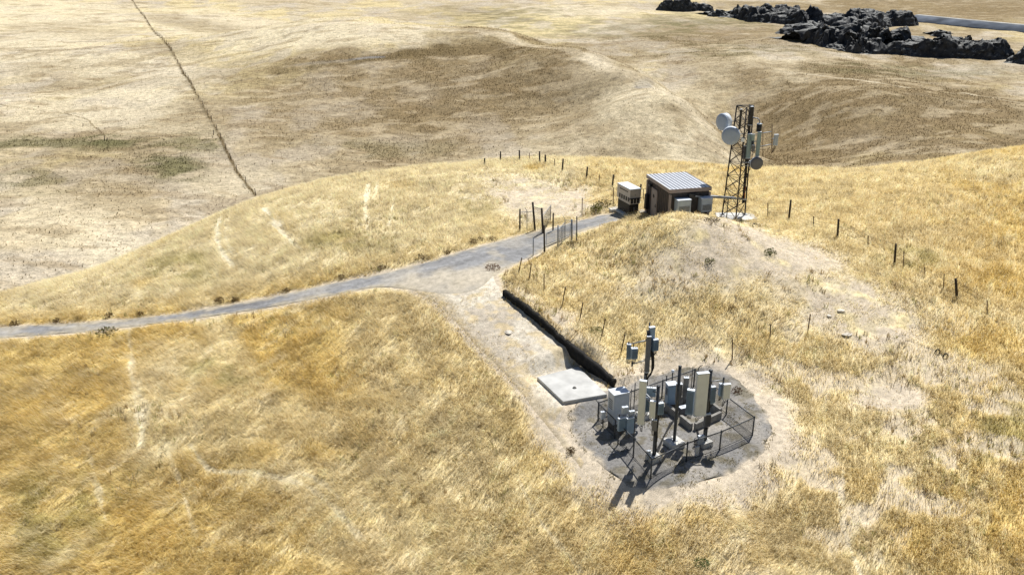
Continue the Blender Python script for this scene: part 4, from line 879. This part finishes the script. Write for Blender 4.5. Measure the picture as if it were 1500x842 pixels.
ps = pa+d*.66; gg = gz((ps.x, ps.y)); MB().tube(Vector((ps.x, ps.y, gg-.2))-pa, ps-pa, .035, 8).box(ps-pa+Vector((0, 0, .0)), (.08, .5, .05), rz=math.atan2(d.y, d.x)).build('support_post', 'dark_steel', t, True)

# ------------------------------------------------------------------ antenna compound
def gv(px, py):
    p = gpt(px, py); p.z += .02; return p
def mast(label, bx, by, ty, r=.075, fs=.55, fhh=.28, yaw=.5, dx=0.0, footing=True, cap=True):
    p = gv(bx, by); h = top_z(p, ty)-p.z; t = thing('antenna_mast', label, 'mast', p)
    if footing:
        MB().box((0, 0, fhh/2-.1), (fs, fs, fhh+.2), rz=yaw, bevel=.03).build('footing', 'pale_concrete', t)
        MB().box((0, 0, fhh+.012), (.26, .26, .024), rz=yaw).build('base_plate', 'galvanised', t)
    b = MB().tube((0, 0, 0), (dx, 0, h), r, 14); b.lathe([(0, r*1.12), (.04, r*1.12), (.06, .01)], (dx, 0, h), (dx, 0, h+1), 14); b.build('pole', 'galvanised_dark', t, True)
    return t, p, h
A_, pA, hA_ = mast('mast with short footing at the front left of the compound', 957, 674, 566)
C_, pC, hC_ = mast('plain bare mast on a square footing in the compound centre', 987, 653, 537, r=.075, fs=.75, fhh=.3)
D_, pD, hD_ = mast('mast carrying the wide cream panel beside coiled cables', 1031, 652, 543, r=.085, fs=.6)
B_, pB, hB_ = mast('tallest mast at the back left with radios on side arms', 942, 612, 486, r=.09, footing=True)
# cables strapped down the masts
def strapped(p, h, z0, root):
    b = MB()
    for k in range(3): b.path([Vector((.07+.02*k, -.05+.03*k, h*f)) + Vector((random.uniform(-.015, .015), random.uniform(-.015, .015), 0)) for f in np.linspace(.06, z0, 9)], .016, 5)
    b.path([Vector((.10, -.05, .3)), Vector((.24, -.16, .12)), Vector((.3, -.3, .03)), Vector((.1, -.4, .03))], .018, 5)
    b.build('cable', 'cable', root)
strapped(pA, hA_, .75, A_); strapped(pD, hD_, .6, D_); strapped(pB, hB_, .8, B_)
def mp(p, py): return Vector((p.x, p.y, top_z(p, py)))
def side_arm(label, p, a, bpt, r=.032, name='side_arm'):
    t = thing(name, label, 'arm', a); MB().tube((0, 0, 0), bpt-a, r, 10).build('pipe', 'galvanised', t, True)
    MB().box((0, 0, 0), (.16, .16, .12), rz=.4).build('clamp', 'galvanised_dark', t); MB().tube(bpt-a+Vector((0, 0, -.12)), bpt-a+Vector((0, 0, .12)), .045, 8).build('end_fitting', 'galvanised_dark', t, True); return t
# mast A
panel('tall narrow cream panel antenna left of the front left mast', 938.5, 557, 621, pA.y+.15, 10.5, .17, 'cream_plastic', -.35, mount_to=mp(pA, 600))
side_arm('short pipe arm joining the narrow cream panel to its mast', pA, mp(pA, 594), atY(945, 575, pA.y+.35))
panel('small cream panel antenna on the front left mast', 955, 587, 612, pA.y-.22, 8.5, .14, 'cream_plastic', -.3, pole=False, mount_to=mp(pA, 600))
radio('pale blue radio on the right of the front left mast', 966.5, 590, 606, pA.y-.02, 9, .26, 'blue_grey_paint', .3, mp(pA, 598))
radio('flat blue box high behind the front left mast', 953.5, 568, 580, pA.y+.5, 15, .2, 'blue_grey_paint', -.2, mp(pA, 575), fins=False)
radio('small grey junction unit at the foot of the front left mast', 949.5, 660, 672, pA.y-.1, 6, .18, 'grey_paint', .3, mp(pA, 664), fins=False)
# mast B
panel('panel antenna at the very top of the tallest mast', 952.5, 478.5, 522, pB.y+.1, 9, .18, 'blue_grey_paint', .35, mount_to=mp(pB, 505))
panel('dark narrow panel antenna in front of the tallest mast', 947.5, 492, 545, pB.y-.2, 6.5, .15, 'radome_dark', .1, pole=False, mount_to=mp(pB, 515))
radio('pale blue radio on the right side of the tallest mast', 959, 497, 513, pB.y-.05, 9, .3, 'blue_grey_paint', .3, mp(pB, 504), cables=2)
side_arm('upper side arm of the tallest mast holding two radios', pB, mp(pB, 498), atY(921, 504, pB.y+.2))
side_arm('lower bracing arm under the two radios of the tallest mast', pB, mp(pB, 527), atY(926, 533, pB.y+.1), .025)
radio('narrow blue radio at the outer end of the upper arm', 920.5, 504, 525, pB.y+.15, 7, .28, 'blue_grey_paint', -.2, atY(925, 503, pB.y+.2), cables=2)
radio('wide blue radio on the upper arm, nearer the tallest mast', 928.5, 510, 525, pB.y-.1, 10.5, .28, 'blue_grey_paint', .15, atY(928, 503, pB.y+.18), cables=2)
b = MB()
for k in range(4): b.path([atY(953+k*1.5, 512+k*2, pB.y-.05), atY(955+k, 530, pB.y-.1), atY(954+k*1.2, 548-k*3, pB.y-.05), atY(947, 556, pB.y-.07)], .025, 5)
o = b.build('cable_bundle', 'cable'); setp(o, 'black cable bundle hanging below the radio on the tallest mast', 'cables')
# mast D
panel('wide tall cream panel antenna, the largest in the compound', 1024.5, 545.5, 608, pD.y-.25, 18, .22, 'cream_plastic', .18, pole=False, mount_to=mp(pD, 575))
radio('tall blue grey radio left of the wide cream panel', 1009.5, 571, 606, pD.y+.1, 12, .3, 'blue_grey_paint', -.35, mp(pD, 585), cables=2)
radio('dark slim unit between the bare mast and the blue radio', 1003, 553, 584, pD.y+.5, 8, .25, 'radome_dark', 0, atY(1009, 580, pD.y+.1), fins=False)
side_arm('long side arm reaching right from the wide cream panel mast', pD, mp(pD, 559), atY(1060, 556, pD.y+.2))
panel('small square cream panel hanging from the long side arm', 1063, 562, 584, pD.y+.05, 11, .14, 'cream_plastic', .2, pole=False, mount_to=atY(1060, 558, pD.y+.2))
radio('small blue box behind the square cream panel', 1055.5, 562, 579, pD.y+.2, 7, .28, 'blue_grey_paint', .2, atY(1060, 558, pD.y+.2))
b = MB()
for k in range(4):
    a0 = random.uniform(0, 6); c0 = pD+Vector((-.32, -.15, .16+.03*k)); b.path([c0+Vector((.2*math.cos(a0+a), .12*math.sin(a0+a), .22*math.sin(a)*.6+.05)) for a in np.linspace(0, 2*PI, 14)], .016, 5)
o = b.build('cable_coil', 'cable'); setp(o, 'loose black cable coil at the foot of the cream panel mast', 'cable')
radio('small white service box low at the front fence', 1020.5, 654, 667, gv(1020, 668).y, 7, .12, 'sign_white', .4, None, fins=False, cables=0)
radio('grey junction box on the footing of the cream panel mast', 1026, 638, 650, pD.y-.25, 10, .2, 'grey_paint', .3, mp(pD, 644), fins=False)
# the tangle round the equipment bay
radio('dark box close behind the bare mast', 993, 562, 590, pC.y+.9, 9, .3, 'radome_dark', .1, atY(1003, 575, pC.y+1.3), fins=False, cables=2)
radio('blue grey finned radio on the right of the wide cream panel', 1042, 566, 590, pD.y+.2, 8, .28, 'blue_grey_paint', .3, mp(pD, 578), cables=2)
radio('dark power unit low on the cream panel mast', 1035, 606, 624, pD.y-.12, 10, .24, 'radome_dark', .2, mp(pD, 615), fins=True, cables=2)
radio('dark filter box under the small cream panel', 958, 615, 630, pA.y-.15, 8, .2, 'radome_dark', -.2, mp(pA, 622), fins=False, cables=2)
radio('grey blue radio behind the tall narrow cream panel', 946, 583, 602, pA.y+.5, 8, .28, 'blue_grey_paint', .2, atY(944, 590, pA.y+.4), cables=2)
radio('low blue transformer box in the equipment bay', 1028, 592, 606, gv(1024, 604).y, 15, .4, 'blue_grey_paint', .4, None, fins=True)
radio('low dark battery box at the left end of the equipment bay', 1000, 596, 608, gv(998, 606).y, 14, .4, 'radome_dark', .4, None, fins=False)
def ground_cable(label, pts, k=4, r=.02):
    b = MB(); q0 = gv(*pts[0])
    for j in range(k):
        ps_ = []
        for i, (px, py) in enumerate(pts): q = gv(px, py)-q0; ps_.append(q+Vector((random.uniform(-.05, .05), random.uniform(-.05, .05), .03+.02*(j % 2))))
        b.path(ps_, r, 5)
    o = b.build('ground_cable', 'cable'); o.location = q0; setp(o, label, 'cable')
ground_cable('black cables over the gravel from the front left mast to the bay', [(957,671),(964,660),(972,640),(982,622),(992,612)])
ground_cable('black cables over the gravel from the cream panel mast to the bay', [(1029,653),(1024,642),(1021,632),(1018,624)], 5)
ground_cable('black cables over the gravel from the cabinet to the tallest mast', [(912,628),(922,622),(934,616),(942,613)], 4)
# ground cabinets
def cabinet(label, px0, px1, py0, py1, Y, depth, m, yaw, name='equipment_cabinet', plinth=.15):
    p = atY((px0+px1)/2, py1, Y); g0 = gz((p.x, p.y))+.04; h = top_z(p, py0)-p.z; w = (px1-px0)*fwd(p)/F_PX
    t = thing(name, label, 'cabinet', (p.x, p.y, g0), yaw); z0 = max(.05, p.z-g0)
    MB().box((0, 0, z0+h/2), (w, depth, h), bevel=.02).build('body', m, t)
    MB().box((0, 0, z0+h+.02), (w+.05, depth+.05, .045), bevel=.012).build('lid', 'white_paint', t)
    d = MB().box((0, -depth/2-.008, z0+h*.5), (w*.86, .02, h*.88), bevel=.005).build('door', m, t); MB().box((w*.33, -depth/2-.03, z0+h*.5), (.03, .03, .14)).build('handle', 'dark_steel', d)
    b = MB()
    for k in range(5): b.box((-w/2-.008, 0, z0+h*(.5+.07*k)), (.016, depth*.6, .03))
    b.build('vent', 'dark_steel', t)
    MB().box((0, 0, z0/2-.02), (w*.9, depth*.9, z0+.04)).build('plinth', 'dark_steel', t); return t
pc = gv(897, 631); cabinet('big pale grey equipment cabinet inside the left fence', 892, 917, 573, 616, pc.y+.3, .62, 'cabinet_paint', .38)
cabinet('blue grey cabinet beside the capped stub pole', 975, 989, 562, 590, gv(981, 598).y, .4, 'blue_grey_paint', .2)
sp, _, _ = mast('thin stub pole with a white cap behind the grey cabinet', 982, 590, 544, r=.03, footing=False); MB().lathe([(0, .08), (.1, .08), (.13, .03)], (0, 0, _-.02), (0, 0, _+1), 12).build('cap', 'white_paint', sp, True)
mast('thin dark conduit pole left of the curved one at the back', 1011, 585, 538, r=.02, footing=False)
b = MB(); q0 = gv(1019, 582); b.path([Vector((0, 0, 0)), Vector((0, 0, 1.5)), Vector((.02, 0, 1.72)), Vector((.1, 0, 1.86)), Vector((.22, 0, 1.9))], .022, 8); o = b.build('vent_pipe', 'dark_steel', None, True); o.location = q0; setp(o, 'thin dark pipe with a curved top at the compound back', 'pipe')
mast('thin dark pole beside the grey cabinet at the back fence', 974, 588, 551, r=.028, footing=False)
mast('left one of two thin dark poles behind the big cabinet', 923, 603, 571, r=.022, footing=False); mast('right one of two thin dark poles behind the big cabinet', 928, 604, 562, r=.025, footing=False)
# equipment rack on the left fence
r0, r1 = gv(905, 652), gv(928, 652); rk = thing('equipment_rack', 'steel pipe rack with cross rails by the left fence', 'rack', r0); dv = r1-r0; dv.z = 0; hr = top_z(r0, 606)-r0.z
for f in (0, 1): MB().tube(dv*f+Vector((0, 0, -.1)), dv*f+Vector((0, 0, hr)), .03, 8).build('leg', 'galvanised_dark', rk, True)
for f in (.55, .72, .97): MB().tube(Vector((0, 0, hr*f))-dv*.15, Vector((0, 0, hr*f))+dv*1.15, .022, 8).build('rail', 'galvanised', rk, True)
yy = r0.y
radio('blue box at the left end of the equipment rack', 910, 612, 630, yy-.15, 13, .2, 'blue_grey_paint', .35, None, fins=True)
radio('larger blue box at the right end of the equipment rack', 922, 612, 634, yy-.1, 13, .2, 'blue_grey_paint', .35, None, fins=False)
radio('small white topped unit on the upper rack rail', 915, 596, 606, yy+.1, 10, .22, 'grey_paint', .35, None, fins=False)
radio('small grey unit at the upper right of the rack', 925, 602, 612, yy+.05, 9, .2, 'grey_paint', .35, None, fins=False)
radio('little pale meter box at the left fence corner', 883, 603, 613, gv(884, 628).y, 8, .2, 'white_paint', .4, None, fins=False)
q = gv(883, 626); MB_ = MB().tube((0, 0, -.1), (0, 0, 1.0), .03, 8).box((0, 0, .55), (.5, .03, .04), rz=.4); o = MB_.build('meter_stand', 'galvanised_dark', None, True); o.location = q; setp(o, 'thin steel stand under the little meter box', 'stand')
# concrete curb ring (equipment vault)
cp = [gv(974, 600), gv(1014, 632), gv(1058, 612), gv(1019, 584)]; cc_ = sum(cp, Vector())/4; t = thing('concrete_curb', 'rectangular low concrete curb ring around the equipment bay', 'curb', cc_)
for k in range(4):
    a, b_ = cp[k]-cc_, cp[(k+1) % 4]-cc_; a.z = b_.z = 0; d = b_-a; u = d.normalized(); d1 = a+u*.08; d2 = b_-u*.08
    if k == 0: 
        for f0, f1 in ((0, .45), (.58, 1)): MB().box((d1*(1-(f0+f1)/2)+d2*((f0+f1)/2))+Vector((0, 0, .17)), ((d2-d1).length*(f1-f0)-.02, .16, .5), rz=math.atan2(d.y, d.x), bevel=.012).build('curb_wall', 'dark_concrete', t)
    else: MB().box((d1+d2)/2+Vector((0, 0, .17)), ((d2-d1).length-.18, .16, .5), rz=math.atan2(d.y, d.x), bevel=.012).build('curb_wall', 'dark_concrete', t)

# ------------------------------------------------------------------ light
SUN_EL, SUN_AZ = math.radians(58), math.radians(29)      # azimuth east of the view direction
sd = Vector((math.sin(SUN_AZ)*math.cos(SUN_EL), math.cos(SUN_AZ)*math.cos(SUN_EL), math.sin(SUN_EL)))
sl = bpy.data.lights.new('sun', 'SUN'); sl.energy = 4.6; sl.angle = math.radians(.5); sl.color = (1, .965, .90); so_ = bpy.data.objects.new('sun', sl); C.objects.link(so_)
so_.rotation_euler = (-sd).to_track_quat('-Z', 'Y').to_euler(); so_.location = (0, 0, 60)
wd = bpy.data.worlds.new('World'); sc.world = wd; wd.use_nodes = True; nt = wd.node_tree; bg = nt.nodes['Background']
sk = nt.nodes.new('ShaderNodeTexSky'); sk.sky_type = 'NISHITA'; sk.sun_disc = False; sk.sun_elevation = SUN_EL; sk.sun_rotation = SUN_AZ
nt.links.new(sk.outputs[0], bg.inputs[0]); bg.inputs[1].default_value = .05
vs = sc.view_settings; vs.view_transform = 'Standard'; vs.look = 'None'; vs.exposure = .42; vs.gamma = 1; vs.use_curve_mapping = False
sc.cycles.max_bounces = 6; sc.cycles.diffuse_bounces = 2; sc.cycles.use_denoising = True
